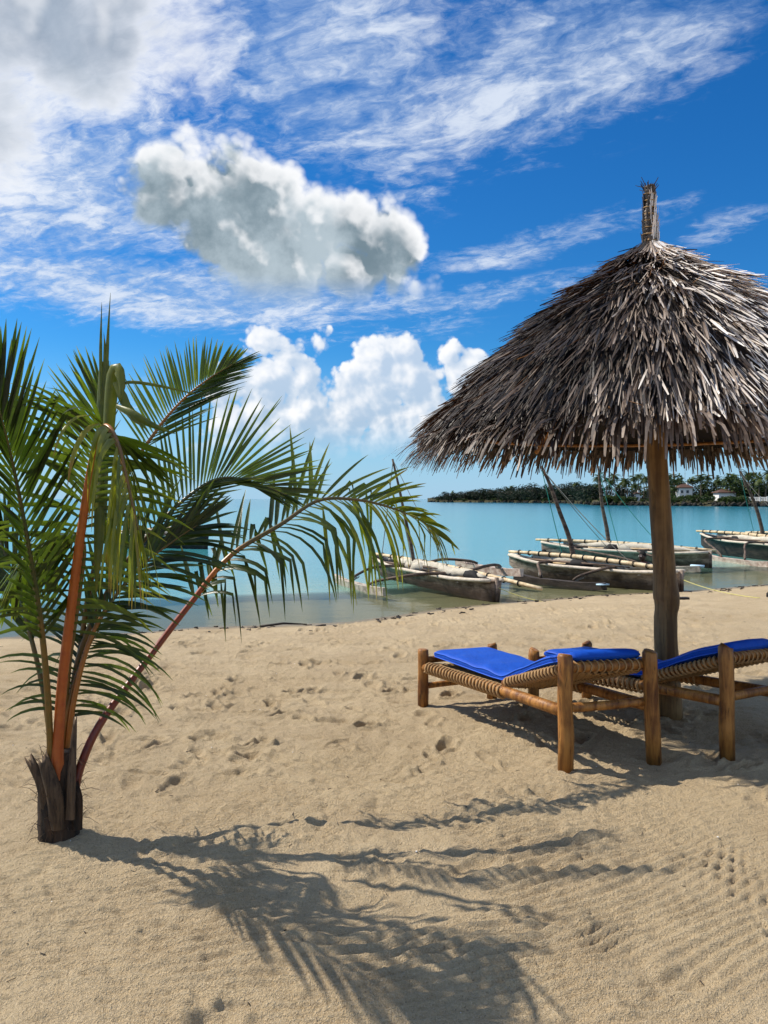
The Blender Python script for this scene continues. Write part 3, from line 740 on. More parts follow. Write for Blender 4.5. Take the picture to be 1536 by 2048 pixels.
# thin leaflets pointing up left, behind the arched frond
frond([px(126, 1540, 3.72), px(140, 1300, 3.78), px(160, 1100, 3.82), px(185, 950, 3.85), px(198, 840, 3.86), px(203, 770, 3.86)],
      .011, 30, .50, .36, (52, 44, 15), 10, .02, (0, -1, 0), w=.015, tone=.24, stalk_tone=(.1, .2), phis=(10, 25), jitter=.05, low=dict(ang=(25, 20, 8), len=.7))
# low frond to the right, dark
frond([px(130, 1540, 3.66), px(148, 1400, 3.68), px(180, 1280, 3.72), px(225, 1200, 3.78), px(285, 1130, 3.83), px(350, 1080, 3.88), px(395, 1050, 3.9)],
      .012, 32, .36, .44, (38, 24, 10), 6, .25, (0, -1, .2), w=.024, tone=.07, stalk_tone=(.3, .05), phis=(5, 15), jitter=.10, low=dict(ang=(55, 40, 12), droop=.9, len=.95))
# thin drooping leaflets low on both sides
frond([px(120, 1560, 3.64), px(128, 1460, 3.66), px(150, 1360, 3.70), px(180, 1290, 3.75), px(205, 1250, 3.8)],
      .010, 26, .30, .46, (80, 66, 45), 0, 1.9, (0, -1, .2), w=.017, tone=.10, stalk_tone=(.2, .1), phis=(-10, -5), jitter=.25)
# unopened spear leaf and the torn, folded blades beside it
blade('spear_leaf', [px(200, 1080, 3.62), px(203, 900, 3.62), px(204, 800, 3.62), px(207, 728, 3.62)], [.05, .062, .056, .044], .01, M['leaf'], palm, .6, .46)
for a_, b_, c_, w_ in ((202, 201, 203, .016), (210, 214, 220, .018), (206, 209, 208, .012)):
    top = {203: 615, 220: 597, 208: 672}[c_]
    blade('spear_leaf', [px(a_, 800, 3.61), px(b_, 700, 3.61), px(c_, top, 3.61)], [w_, w_, .002], .003, M['leaf'], palm, .5, .46)
blade('torn_leaf', [px(214, 900, 3.56), px(220, 800, 3.54), px(226, 745, 3.53), px(236, 738, 3.50), px(243, 770, 3.48), px(240, 800, 3.47)], [.05, .06, .06, .05, .035, .01], .004, M['leaf'], palm, .5, .52)
blade('torn_leaf', [px(228, 765, 3.5), px(243, 790, 3.48), px(262, 830, 3.45), px(284, 852, 3.42)], [.02, .045, .035, .006], .003, M['leaf'], palm, .3, .50)
blade('torn_leaf', [px(232, 812, 3.47), px(262, 826, 3.42), px(300, 848, 3.40), px(345, 866, 3.40)], [.02, .04, .03, .004], .003, M['leaf'], palm, .3, .48)
blade('torn_leaf', [px(240, 772, 3.5), px(262, 764, 3.48), px(320, 772, 3.47), px(390, 788, 3.5)], [.008, .016, .014, .004], .002, M['leaf'], palm, .3, .50)
blade('torn_leaf', [px(205, 900, 3.45), px(200, 1000, 3.36), px(196, 1100, 3.32), px(192, 1180, 3.32)], [.03, .055, .04, .006], .003, M['leaf'], palm, .4, .45)

# ------------------------------------------------------------------ loungers
def ring_wrap(mb, a, b, r, pitch, t0, t1, rope=.008, n=8):
    """rope wound round the pole a-b"""
    a, b = Vector(a), Vector(b); T = (b-a).normalized(); N = T.orthogonal().normalized(); B = T.cross(N)
    L = (b-a).length; s = L*t0; pts = []; k = 0
    while s < L*t1:
        an = 2*math.pi*k/n; pts.append(a+T*s+(N*math.cos(an)+B*math.sin(an))*(r+rope*.5)); s += pitch/n*U(.75, 1.25); k += 1
    mb.tube(pts, rope, 5, .5)
def log(mb, a, b, r0, r1, n=12, wob=.04, bow=.01, tone=.4, seg=7):
    a, b = Vector(a), Vector(b); o = Vector((U(-1, 1), U(-1, 1), U(-.5, 1)))*bow
    pts = [a.lerp(b, i/seg)+o*math.sin(math.pi*i/seg) for i in range(seg+1)]
    mb.tube(pts, [r0+(r1-r0)*i/seg for i in range(seg+1)], n, tone, wob=wob)
def lounger(fl, fr, hl, hr, label, clabel):
    fl, fr, hl, hr = [Vector((*p, ground(*p)-.02)) for p in (fl, fr, hl, hr)]
    base = (fl+fr+hl+hr)/4; base.z = min(p.z for p in (fl, fr, hl, hr))
    t = thing('sun_lounger', label, 'lounger', base, 'rope-strung wooden loungers')
    lw = (hl-fl).normalized(); ww = (fr-fl).normalized()
    posts = []
    for p, h, r, lean in ((fl, .46, .042, lw*.012), (fr, .46, .040, lw*.0), (hl, .70, .045, -lw*.004+ww*.0), (hr, .70, .045, -ww*.03-lw*.0)):
        mb = MB(); top = p+Vector((0, 0, h))+lean
        pts = [p, p.lerp(top, .3), p.lerp(top, .6), p.lerp(top, .9), p.lerp(top, .985), top]
        mb.tube([p_+Vector((U(-.004, .004), U(-.004, .004), 0)) for p_ in pts], [r*1.0, r*1.03, r*.98, r, r*.97, r*.80], 14, .4, wob=.035); mb.build('post', M['stained'], t); posts.append((p, top))
    at = lambda i, z: posts[i][0].lerp(posts[i][1], z/(posts[i][1].z-posts[i][0].z))
    zf, zh = .325, .36
    L0, L1 = at(0, zf), at(2, zh); R0, R1 = at(1, zf), at(3, zh)
    kink = .60
    for a, b in ((L0, L1), (R0, R1)):
        mb = MB(); log(mb, a, b, .032, .036, wob=.03); rail = mb.build('side_rail', M['stained'], t)
        mb = MB(); ring_wrap(mb, a, b, .035, .040, .04, kink+.03, .0095); mb.build('rope_wrap', M['palerope'], rail)
    mb = MB(); log(mb, L0+Vector((0, 0, .05)), R0+Vector((0, 0, .05)), .026, .026); mb.build('foot_rail', M['stained'], t)
    mb = MB(); log(mb, at(0, .17), at(1, .17), .024, .022); mb.build('foot_stretcher', M['stained'], t)
    mb = MB(); log(mb, at(2, .375)+ww*.02-lw*.03, at(3, .39)-lw*.03, .028, .026); mb.build('head_stretcher', M['stained'], t)
    # hinged backrest frame
    kl, kr = L0.lerp(L1, kink)+Vector((0, 0, .045)), R0.lerp(R1, kink)+Vector((0, 0, .045))
    tl, tr_ = at(2, .60)-lw*.05+ww*.035, at(3, .60)-lw*.05-ww*.035
    bf = []
    for a, b in ((kl+ww*.04, tl), (kr-ww*.04, tr_)):
        mb = MB(); log(mb, a, b, .026, .024); o = mb.build('backrest_rail', M['stained'], t)
        mb = MB(); ring_wrap(mb, a, b, .027, .034, .03, .97, .009); mb.build('rope_wrap', M['palerope'], o)
    mb = MB(); a, b = at(2, .615)-lw*.03, at(3, .615)-lw*.03
    log(mb, a, b, .032, .030); hr_ = mb.build('head_rail', M['stained'], t)
    mb = MB()
    for k in range(12):
        c_ = a.lerp(b, (k+.7)/12.4); rr_ = .036
        ax = (b-a).normalized(); n1_ = Vector((0, 0, 1)); n2_ = ax.cross(n1_); tl_ = U(-.4, .4)
        mb.tube([c_+n1_*math.cos(q_*math.pi/5)*rr_+n2_*math.sin(q_*math.pi/5)*rr_+ax*.012*math.sin(q_*math.pi/5+tl_) for q_ in range(11)], .0048, 5, .6, caps=False)
    mb.build('rope_wrap', M['palerope'], hr_)
    # rope netting: diagonal cords over backrest and bed
    for (A, B_, C_, D_, nu, nv, nm) in ((kl+ww*.04, kr-ww*.04, tl, tr_, 11, 11, 'backrest_netting'), (L0+Vector((0, 0, .03)), R0+Vector((0, 0, .03)), kl-Vector((0, 0, .01)), kr-Vector((0, 0, .01)), 12, 18, 'bed_netting')):
        mb = MB(); P_ = lambda u, v: (A.lerp(B_, u)).lerp(C_.lerp(D_, u), v)+Vector((0, 0, -.035*math.sin(math.pi*u)))
        for k in range(-nv, nu+nv):
            for sg in (1, -1):
                seg = []
                for j in range(13):
                    v_ = j/12; u_ = (k+.5)/nu+sg*v_*nv/nu*.75
                    if 0 <= u_ <= 1: seg.append(P_(u_, v_)+Vector((0, 0, sg*.004)))
                if len(seg) > 1: mb.tube(seg, .005, 4, .4, caps=False)
        for k in range(nv*2):
            v_ = (k+.5)/nv/2; mb.tube([P_(j/6, v_) for j in range(7)], .005, 4, .4, caps=False)
        mb.build(nm, M['palerope'], t)
    # cushion lying on the netting: flat foot part, raised head part
    cu = thing('lounger_cushion', clabel, 'cushion', base, 'blue lounger cushions')
    stations = [(0.02, .40), (.03, .405), (.06, .408), (.20, .405), (.38, .40), (.50, .398), (.57, .402), (.61, .418), (.66, .455), (.76, .535), (.86, .60), (.92, .630), (.96, .648), (.985, .655), (1.0, .65)]
    ns = 56; v, f = [], []; nw = 24; prof_ = []
    ss = [i/(ns-1) for i in range(ns)]
    xs_ = [0, .01, .03]+ss[2:-2]+[.975, .99, 1.0]; ns = len(xs_); edges = []
    for i, s in enumerate(xs_):
        tt = .02+s*.97
        zc = float(np.interp(tt, [a_ for a_, _ in stations], [b_ for _, b_ in stations]))
        a_, b_ = fl.lerp(hl, tt), fr.lerp(hr, tt); zg = (fl.z*(1-tt)+hl.z*tt)+.0
        th = .074*min(1, (min(i, ns-1-i)+.25)/2.2)
        inset = .055+.012*max(0, 2-min(i, ns-1-i))
        for k in range(nw):                                 # rounded section
            an = 2*math.pi*k/nw; cx_ = math.copysign(abs(math.cos(an))**.35, math.cos(an)); cz_ = math.copysign(abs(math.sin(an))**.6, math.sin(an))
            u_ = .5+.5*cx_; p = a_.lerp(b_, inset/.6+u_*(1-2*inset/.6))
            wr = 0.0
            if cz_ > 0: wr = .0075*math.sin(s*31+2*math.sin(u_*4)+u_*2)*math.exp(-((s-.55)/.30)**2)+.005*fbm(np.array(p.x*9), np.array(p.y*9), 1, 2, 7).item()
            sag = -.012*math.sin(math.pi*u_) if s < .6 else 0
            v.append(Vector((p.x, p.y, zg+.02+zc+cz_*th*.5+wr+sag+.012*(cz_ > 0)*math.sin(math.pi*min(1, max(0, u_)))*.6)))
    for i in range(ns-1):
        for k in range(nw): f.append((i*nw+k, i*nw+(k+1) % nw, (i+1)*nw+(k+1) % nw, (i+1)*nw+k))
    f += [tuple(range(nw-1, -1, -1)), tuple((ns-1)*nw+k for k in range(nw))]
    mb = MB(); mb.add(v, f); mb.build('pad', M['blue'], cu)
    kk = lambda k: [v[i*nw+k]*1.0 for i in range(2, ns-2)]
    mb = MB(); cen = lambda i: (v[i*nw]+v[i*nw+nw//2])/2
    for k in (1, nw-1, nw//2-1, nw//2+1):
        mb.tube([v[i*nw+k]+(v[i*nw+k]-cen(i)).normalized()*.002 for i in range(2, ns-2)], .0042, 6, .5)
    mb.build('piping', M['piping'], cu)
    # tie tapes at the head
    mb = MB(); p = v[(ns-4)*nw+nw//2]; mb.tube([p, p+Vector((-.02, -.02, -.01)), p+Vector((-.012, -.035, -.05))], .005, 5); mb.build('tie_tape', M['piping'], cu)
random.seed(23)
lounger((.300, 5.98), (.868, 6.18), (1.07, 4.53), (1.635, 4.66), 'wooden lounger nearest the palm, all four posts in view', 'blue cushion on the lounger nearest the palm, mostly in sunlight')
lounger((1.150, 5.93), (1.62, 6.14), (2.095, 4.70), (2.56, 4.92), 'wooden lounger in the umbrella shade, cut by the right picture edge', 'blue cushion on the shaded lounger at the right picture edge')

# ------------------------------------------------------------------ outrigger canoes
def canoe(stern, bow, label, hullmat='hull', floats=(1, 1), mast=None, boom=None, sail=True, hw=.30, sheer=.34, ropes=(), beams=(.30, .68), reach=1.55, group='outrigger canoes moored off the beach', fmat=('drift', 'drift'), flen=2.3, flift=(.0, .0), overhang=.10, fshift=0.0):
    """stern, bow: points on the water (x, y); +1 side is to the right of the bow-to-stern line seen from the bow"""
    s0, b0 = Vector((*stern, SEA)), Vector((*bow, SEA)); ax = (b0-s0).normalized(); L = (b0-s0).length; sd = Vector((-ax.y, ax.x, 0)); Zu = Vector((0, 0, 1))
    t = thing('outrigger_canoe', label, 'boat', (s0+b0)/2, group)
    nst = 26; m = 11; v, f, tone = [], [], []
    def sec(u):
        b = hw*math.sin(math.pi*min(1, .5*min(1, u/.42)**.8))*(1 if u < .75 else 1-.55*((u-.75)/.25)**1.6)
        b = max(b, .05) if u > .9 else max(b, .025)
        keel = -.16+.42*max(0, (.22-u)/.22)**1.7
        sh = sheer+.16*max(0, (.35-u)/.35)**1.5+.07*max(0, (u-.8)/.2)
        return b, keel, sh
    for i in range(nst):
        u = i/(nst-1); b, k, sh = sec(u)
        for lay in (0, 1):
            for j in range(m):
                a = (j/(m-1)-.5)*2
                bb = b-lay*.028; zz_ = sh-(sh-k-lay*.05)*(1-abs(a)**2.4)
                along = (u-overhang)*L/(1-overhang) if u < .5 else u*L-overhang*L*(1-u)/(1-overhang)
                along = -overhang*L+u*L*(1+overhang)
                v.append(s0+ax*along+sd*(a*max(bb, .008))*(1-.10*(1-abs(a)))+Zu*zz_); tone.append(.5 if lay == 0 else .2)
    for i in range(nst-1):
        for j in range(m-1):
            a = i*2*m+j; f += [(a, a+1, a+2*m+1, a+2*m), (a+m+1, a+m, a+3*m, a+3*m+1)]
        for j in (0, m-1):
            a = i*2*m+j; f.append((a, a+m, a+3*m, a+2*m))
    for e in (0, (nst-1)*2*m):
        f.append(tuple(e+j for j in range(m)) if e else tuple(e+j for j in range(m-1, -1, -1)))
    mb = MB(); mb.add(v, f, tone); hull = mb.build('hull', M[hullmat], t, smooth=True)
    P_ = lambda u, w=0, z=0: s0+ax*(-overhang*L+u*L*(1+overhang))+sd*w+Zu*z
    for w in (-1, 1):                                      # gunwale planks
        mb = MB(); mb.tube([P_(i/14, w*(sec(i/14)[0]+.004), sec(i/14)[2]+.012) for i in range(15)], .040, 6, .9, wob=.12); mb.build('gunwale', M['drift'], hull)
    mb = MB(); mb.box(P_(1.004, 0, .14), (.06, .06, .66), ax.to_track_quat('X', 'Z').to_matrix(), .3); mb.build('stem_post', M[hullmat], hull)
    for u in (.42, .6, .82):
        mb = MB(); mb.box(P_(u, 0, sec(u)[2]-.05), (.14, sec(u)[0]*1.9, .03), ax.to_track_quat('X', 'Z').to_matrix(), .7); mb.build('thwart', M['drift'], hull)
    for si, w in enumerate((1, -1)):
        if not floats[si]: continue
        uc = .5; z0 = .06+flift[si]; c = P_(uc, w*reach, z0)+ax*fshift
        mb = MB(); n_ = 9; vv, ff = [], []
        for i in range(n_):
            a = i/(n_-1); ww_ = .105*math.sin(math.pi*min(max(a, .06), .94))**.4; x = (a-.5)*flen; lift = .10*max(0, a-.75)/.25*.5+.13*max(0, .25-a)/.25*.6
            for (p_, q_) in ((-1, 1), (1, 1), (.7, -1), (-.7, -1)): vv.append(c+ax*(x+U(-.02, .02))+sd*p_*ww_+Zu*(q_*.085+lift-.01))
        for i in range(n_-1):
            for k in range(4): ff.append((i*4+k, i*4+(k+1) % 4, (i+1)*4+(k+1) % 4, (i+1)*4+k))
        ff += [(3, 2, 1, 0), tuple((n_-1)*4+k for k in range(4))]
        mb.add(vv, ff, .7); mb.build('outrigger_float', M[fmat[si]], t, smooth=False)
        for u in beams:
            st = P_(u, -w*sec(u)[0]*.6, sec(u)[2]+.05); mid = P_(u, w*reach*.55, sheer+.06+flift[si]*.5); en = c+ax*((u-.5)*L*.55)+Zu*.10
            mb = MB(); mb.tube(curve([st, P_(u, w*.3, sec(u)[2]+.07), mid, en.lerp(mid, .25)+Zu*.04, en], 14), [.042-.014*i/13 for i in range(14)], 8, .2, wob=.07); mb.build('crossbeam', M['beamwood'], t)
            mb = MB()
            for q_ in range(5): mb.tube([en.lerp(mid, .1+q_*.05)+Vector((math.cos(k)*.04, math.sin(k)*.02, math.sin(k)*.04)) for k in np.linspace(0, 6.28, 9)], .008, 4, .5, caps=False)
            mb.build('lashing', M['greyrope'], t)
    if boom:
        (u0, w0, z0), (u1, w1, z1) = boom; a, b = P_(u0, w0, z0), P_(u1, w1, z1)
        mb = MB(); mb.tube([a.lerp(b, i/16)+Zu*(.05*math.sin(math.pi*i/16)) for i in range(17)], [.036+.022*math.sin(math.pi*i/16) for i in range(17)], 8, .6, wob=.05); bo = mb.build('boom', M['spar'], t)
        mb = MB()
        for i in range(12):
            c = a.lerp(b, .08+i*.075)+Zu*(.05*math.sin(math.pi*(.08+i*.075))); nrm = (b-a).normalized(); o1 = nrm.orthogonal().normalized(); o2 = nrm.cross(o1)
            for e in (-.012, .012): mb.tube([c+nrm*e+(o1*math.cos(k)+o2*math.sin(k))*.062 for k in np.linspace(0, 6.28, 9)], .009, 4, .3, caps=False)
        mb.build('lashing', M['black'], bo)
    if sail:
        a, b = P_(.14, .10, sec(.14)[2]+.07), P_(.94, -.05, sec(.94)[2]+.06); n_ = 30
        mb = MB(); mb.tube([a.lerp(b, i/n_)+Zu*(.02*math.sin(i*.8)+.008*U(-1, 1))+sd*.03*math.sin(i*.5) for i in range(n_+1)], [.03+.085*math.sin(math.pi*(i+.5)/(n_+1))**.6*U(.86, 1.08) for i in range(n_+1)], 10, .6, wob=.07); mb.build('furled_sail', M['canvas'], t)
    if mast:
        pts, r = mast; mb = MB(); c = curve(pts, 20); mb.tube(c, [r*(1.15-.6*i/19) for i in range(20)], 8, .4, wob=.06); ms = mb.build('mast', M['beamwood'], t)
        for (fr_, to, matn, sag) in ropes:
            mb = MB(); a, b = Vector(fr_), Vector(to); mb.tube([a.lerp(b, i/10)-Zu*(sag*4*(i/10)*(1-i/10)) for i in range(11)], .010, 4, .5, caps=False); mb.build('stay', M[matn], t)
    # spare spars, paddles and bundles lying in the hull
    for k in range(4):
        u0, u1 = U(.12, .3), U(.6, .97); mb = MB(); a, b = P_(u0, U(-.2, .2), sec(u0)[2]+U(.0, .07)), P_(u1, U(-.2, .2), sec(u1)[2]+U(.0, .10)); mb.tube([a, a.lerp(b, .5)+Zu*U(-.02, .05), b], [.024, .028, .016], 6, U(.2, .9), wob=.08); mb.build('spare_spar', M['spar'] if k % 2 else M['beamwood'], t)
    for k in range(3):
        u0 = U(.35, .9); mb = MB(); a = P_(u0, U(-.12, .12), sec(u0)[2]+.02); q0 = ax*U(.15, .4)+sd*U(-.1, .1); mb.tube([a-q0, a-q0*.4+Zu*.06, a+q0*.3+Zu*.07, a+q0], [.05, .12, .11, .04], 8, .3, wob=.22); mb.build('bundle', M['canvas'] if k != 1 else M['black'], t)
    # odds and ends in the hull
    mb = MB(); a = P_(.74, 0, sheer+.03)
    for k in range(4): mb.tube([a+Vector((math.cos(q_)*(.12+.01*k), math.sin(q_)*(.14-.01*k), .014*k+.02*math.sin(q_*2))) for q_ in np.linspace(0, 6.28, 14)], .011, 5, .4, caps=False)
    mb.build('coiled_rope', M['greyrope'], t)
    return t
random.seed(31)
def wl(u, v): d = (CAM_H-SEA)*FPX/(v-HOR); return ((u-768)/FPX*d, d)
# nearest canoe
c1 = canoe(wl(762, 1152), wl(992, 1203), 'brown outrigger canoe nearest the beach, white float towards the palm', mast=([px(829, 1134, 18.2), px(822, 1090, 18.2), px(812, 1043, 18.2), px(798, 975, 18.2), px(785, 918, 18.2)], .042),
           boom=((.0, .0, .55), (1.12, .55, .30)), reach=1.68, fmat=('rust', 'drift'), flift=(.26, 0), ropes=((px(786, 922, 18.2), px(760, 1140, 19.), 'greyrope', .05), (px(785, 918, 18.2), px(905, 1150, 16.8), 'greyrope', .05)), sheer=.33, flen=2.9, beams=(.36, .70))
c2 = canoe(wl(1045, 1152), wl(1362, 1184), 'outrigger canoe with a slanting mast, bow showing right of the umbrella pole', mast=([px(1150, 1128, 19.8), px(1138, 1075, 19.8), px(1118, 1020, 19.8), px(1098, 965, 19.8), px(1082, 932, 19.8)], .062),
           boom=((-.02, .1, .60), (.95, -.2, .50)), reach=1.10, hullmat='hull', fmat=('drift', 'darkhull'), ropes=((px(1083, 936, 19.8), px(1128, 1122, 19.6), 'greenrope', .03), (px(1083, 936, 19.8), px(1275, 1138, 18.0), 'greyrope', .10), (px(1083, 936, 19.8), px(1215, 1095, 22), 'greyrope', .05)), flen=2.6, sheer=.36)
c3 = canoe(wl(1110, 1118), wl(1420, 1136), 'outrigger canoe farther out with a thin mast beside the umbrella pole', mast=([px(1220, 1106, 24.5), px(1214, 1060, 24.5), px(1204, 1010, 24.5), px(1199, 960, 24.5), px(1197, 932, 24.5)], .065),
           boom=((-.04, .0, .62), (1.02, .2, .50)), reach=1.6, floats=(0, 1), fmat=('drift', 'drift'), ropes=((px(1197, 936, 24.5), px(1240, 1102, 24), 'greenrope', .03), (px(1197, 936, 24.5), px(1330, 1100, 23), 'greenrope', .12)), sheer=.38, hw=.34, fshift=1.9)
c4 = canoe(wl(1420, 1106), wl(1640, 1132), 'large dark outrigger canoe cut by the right picture edge', hullmat='darkhull', mast=([px(1524, 1094, 27), px(1524, 1060, 27), px(1512, 1015, 27), px(1496, 975, 27), px(1480, 942, 27)], .070),
           boom=((-.05, .0, .78), (.9, .1, .70)), reach=1.9, sheer=.52, hw=.40, floats=(0, 1), fshift=1.7, fmat=('drift', 'rust'), ropes=((px(1480, 946, 27), px(1514, 1090, 27), 'greenrope', .03), (px(1480, 946, 27), px(1620, 1080, 25), 'greyrope', .2)), flen=3.4)
c5 = canoe(wl(1512, 1096), wl(1690, 1106), 'small pale canoe end showing behind the large dark canoe', reach=1.4, floats=(0, 0), boom=((-.03, 0, .62), (.9, .1, .6)), sheer=.42, mast=None)
c6 = canoe(wl(235, 1092), wl(413, 1098), 'dark outrigger canoe afloat alone behind the palm', hullmat='darkhull', boom=((.10, .1, .62), (1.24, .0, .92)), reach=1.1, sheer=.50, hw=.34, floats=(0, 1), fmat=('darkhull', 'darkhull'), sail=True, mast=None)
mb = MB(); p = px(1205, 1180, 16.75); mb.box((p.x, p.y-.02, SEA+.14), (.26, .14, .03), Matrix.Rotation(.5, 3, 'Z')); o = mb.build('painted_tip', M['bluepaint'], c2)
q0 = px(1402, 1141, 21.0); mb = MB(); mb.box((q0.x-.1, q0.y, SEA+.17), (.34, .16, .06), Matrix.Rotation(-.6, 3, 'Z')); mb.build('painted_tip', M['bluepaint'], c3)
# mooring lines to the beach
def line(name, a, b, label, mat, r=.007, n=14, sag=.0):
    pts = []
    for i in range(n+1):
        p = Vector(a).lerp(Vector(b), i/n); p.z = max(p.z-sag*4*(i/n)*(1-i/n), max(ground(p.x, p.y), SEA)+r*.6); pts.append(p)
    mb = MB(); mb.tube(pts, r, 5, .5); tag(mb.build(name, M[mat], None), label, 'rope', 'mooring ropes running to the beach')
bx, by = wl(990, 1203); x2, y2 = wl(1085, 1207)
line('mooring_rope', (bx, by, SEA+.30), (x2+.1, y2-.25, -.35), 'yellow mooring rope from the nearest canoe to the sand', 'yellowrope', sag=.05)
bx, by = wl(1362, 1184); line('mooring_rope', (bx, by, SEA+.28), (6.45, 13.2, -.1), 'yellow mooring rope from the bow right of the umbrella pole', 'yellowrope', sag=.06)
# plank and stone lying on the sand
mb = MB(); p = Vector((5.05, 13.3, ground(5.05, 13.3)+.03)); mb.box(p, (.44, .11, .05), Matrix.Rotation(.12, 3, 'Z')); mb.box(p+Vector((-.12, .03, .03)), (.2, .07, .035), Matrix.Rotation(-.3, 3, 'Z'))
tag(mb.build('driftwood', M['darkhull'], None, smooth=False), 'dark piece of driftwood on the sand right of the umbrella pole', 'driftwood')
mb = MB(); p = Vector((6.62, 13.1, ground(6.62, 13.1))); mb.tube([p, p+Vector((.02, 0, .08)), p+Vector((.0, 0, .16))], [.10, .11, .03], 8, .2, wob=.25)
tag(mb.build('mooring_stone', M['rock'], None), 'dark mooring stone on the sand at the right picture edge', 'stone')
mb = MB(); p = px(540, 1252, 12.0); a = Vector((-1.9, 11.75, ground(-1.9, 11.75)+.02)); b = Vector((-1.2, 11.95, ground(-1.2, 11.95)+.03)); mb.tube([a, a.lerp(b, .5)+Vector((0, 0, .03)), b], [.018, .016, .008], 6, .1, wob=.1)
tag(mb.build('driftwood_stick', M['darkhull'], None), 'thin dark stick washed up at the water edge', 'stick')
# washed-up weed, twigs and shell bits
mb = MB(); mb2 = MB()
for k in range(190):
    x = U(-5, 12); s_ = abs(random.gauss(.30, .55))+.05; y = float(shore(np.array(x)))-s_; z = ground(x, y); n_ = random.randint(2, 4)
    pts = [Vector((x, y, z+.008))]
    for _ in range(n_): pts.append(pts[-1]+Vector((U(-.07, .07), U(-.05, .05), U(-.005, .012))))
    mb.tube(pts, U(.004, .014), 4, U(0, .4))
for k in range(150):
    y = 2.2+9*random.random()**1.6; x = U(-.6, .6)*y; z = ground(x, y)
    if float(shore(np.array(x)))-y < .4: continue
    d = Vector((U(-1, 1), U(-1, 1), 0)).normalized(); L = U(.006, .035); mb.tube([Vector((x, y, z+.003)), Vector((x, y, z+.005))+d*L], U(.001, .0025), 4, U(0, .6))
    if k % 4 == 0: x2 = x+U(-.5, .5); mb2.box((x2, y+.1, ground(x2, y+.1)+.003), (U(.004, .010), U(.003, .008), .003), Matrix.Rotation(U(0, 3), 3, 'Z'))
tag(mb.build('seaweed', M['darkhull'], None), 'dark dry weed and twigs scattered over the sand', 'seaweed', kind='stuff')
tag(mb2.build('shell_fragments', M['white_wall'], None, smooth=False), 'pale shell fragments scattered over the sand', 'shells', kind='stuff')

# ------------------------------------------------------------------ people by the canoes
def person(label, joints, radii, edges, loc, top_mat, headp, head_r, look, rootv=0):
    """one skinned body; joints in metres from loc"""
    t = thing('person', label, 'person', loc)
    me = bpy.data.meshes.new('body'); me.from_pydata([tuple(j) for j in joints], edges, [])
    o = bpy.data.objects.new('body', me); C.objects.link(o); o.parent = t
    mod = o.modifiers.new('skin', 'SKIN'); mod.use_smooth_shade = True
    for i, sv in enumerate(me.skin_vertices[0].data): sv.radius = (radii[i], radii[i]); sv.use_root = (i == rootv)
    o.modifiers.new('sub', 'SUBSURF').levels = 2; o.modifiers['sub'].render_levels = 2
    me.materials.append(M['skin'])
    base = Vector(loc)
    def ellip(name, c, r3, mat, n=12):
        mb = MB(); vv, ff = [], []
        for i in range(n+1):
            th = math.pi*i/n
            for k in range(n): vv.append(base+Vector(c)+Vector((r3[0]*math.sin(th)*math.cos(2*math.pi*k/n), r3[1]*math.sin(th)*math.sin(2*math.pi*k/n), r3[2]*math.cos(th))))
        for i in range(n):
            for k in range(n): ff.append((i*n+k, (i+1)*n+k, (i+1)*n+(k+1) % n, i*n+(k+1) % n))
        mb.add(vv, ff); return mb.build(name, mat, t)
    h = Vector(headp); ellip('head', h, (head_r*.80, head_r*.92, head_r*1.15), M['skin'])
    lk = Vector(look).normalized(); s_ = Vector((-lk.y, lk.x, 0))
    ellip('hair', h-lk*.012+Vector((0, 0, .028)), (head_r*.86, head_r*.96, head_r*1.02), M['hair'])
    ellip('nose', h+lk*head_r*.92+Vector((0, 0, -.012)), (.014, .014, .02), M['skin'], 6)
    for w in (-1, 1):
        ellip('ear', h+s_*w*head_r*.82, (.012, .016, .028), M['skin'], 6); ellip('eye', h+s_*w*.032+lk*head_r*.84+Vector((0, 0, .012)), (.012, .012, .009), M['white_wall'], 6)
    return t, ellip
# bather standing chest-deep behind the canoe with the slanting mast
x, y = wl(1086, 1142); x, y = px(1087, 1113, 21.6).x, 21.6; zf = float(base_z(np.array(x), np.array(y)))
H = (.14-zf)
J = [(0, 0, .52*H), (0, 0, .64*H), (0, 0, .77*H), (0, 0, .86*H), (.17, 0, .80*H), (.25, -.05, .62*H), (.20, -.22, .50*H), (.19, -.30, .47*H), (-.17, 0, .80*H), (-.25, -.05, .62*H), (-.20, -.22, .50*H), (-.19, -.30, .47*H), (.10, 0, .48*H), (.11, -.03, .27*H), (.11, .02, .04*H), (.12, -.14, .02*H), (-.10, 0, .48*H), (-.11, -.03, .27*H), (-.11, .02, .04*H), (-.12, -.14, .02*H)]
Rr = [.14, .13, .14, .055, .07, .045, .035, .03, .07, .045, .035, .03, .09, .06, .045, .03, .09, .06, .045, .03]
Ed = [(0, 1), (1, 2), (2, 3), (2, 4), (4, 5), (5, 6), (6, 7), (2, 8), (8, 9), (9, 10), (10, 11), (0, 12), (12, 13), (13, 14), (14, 15), (0, 16), (16, 17), (17, 18), (18, 19)]
person('dark-haired bather with bare shoulders in the water behind the canoes', J, Rr, Ed, (x, y, zf), None, (0, -.01, .945*H), .098, (-1, -.25, 0))
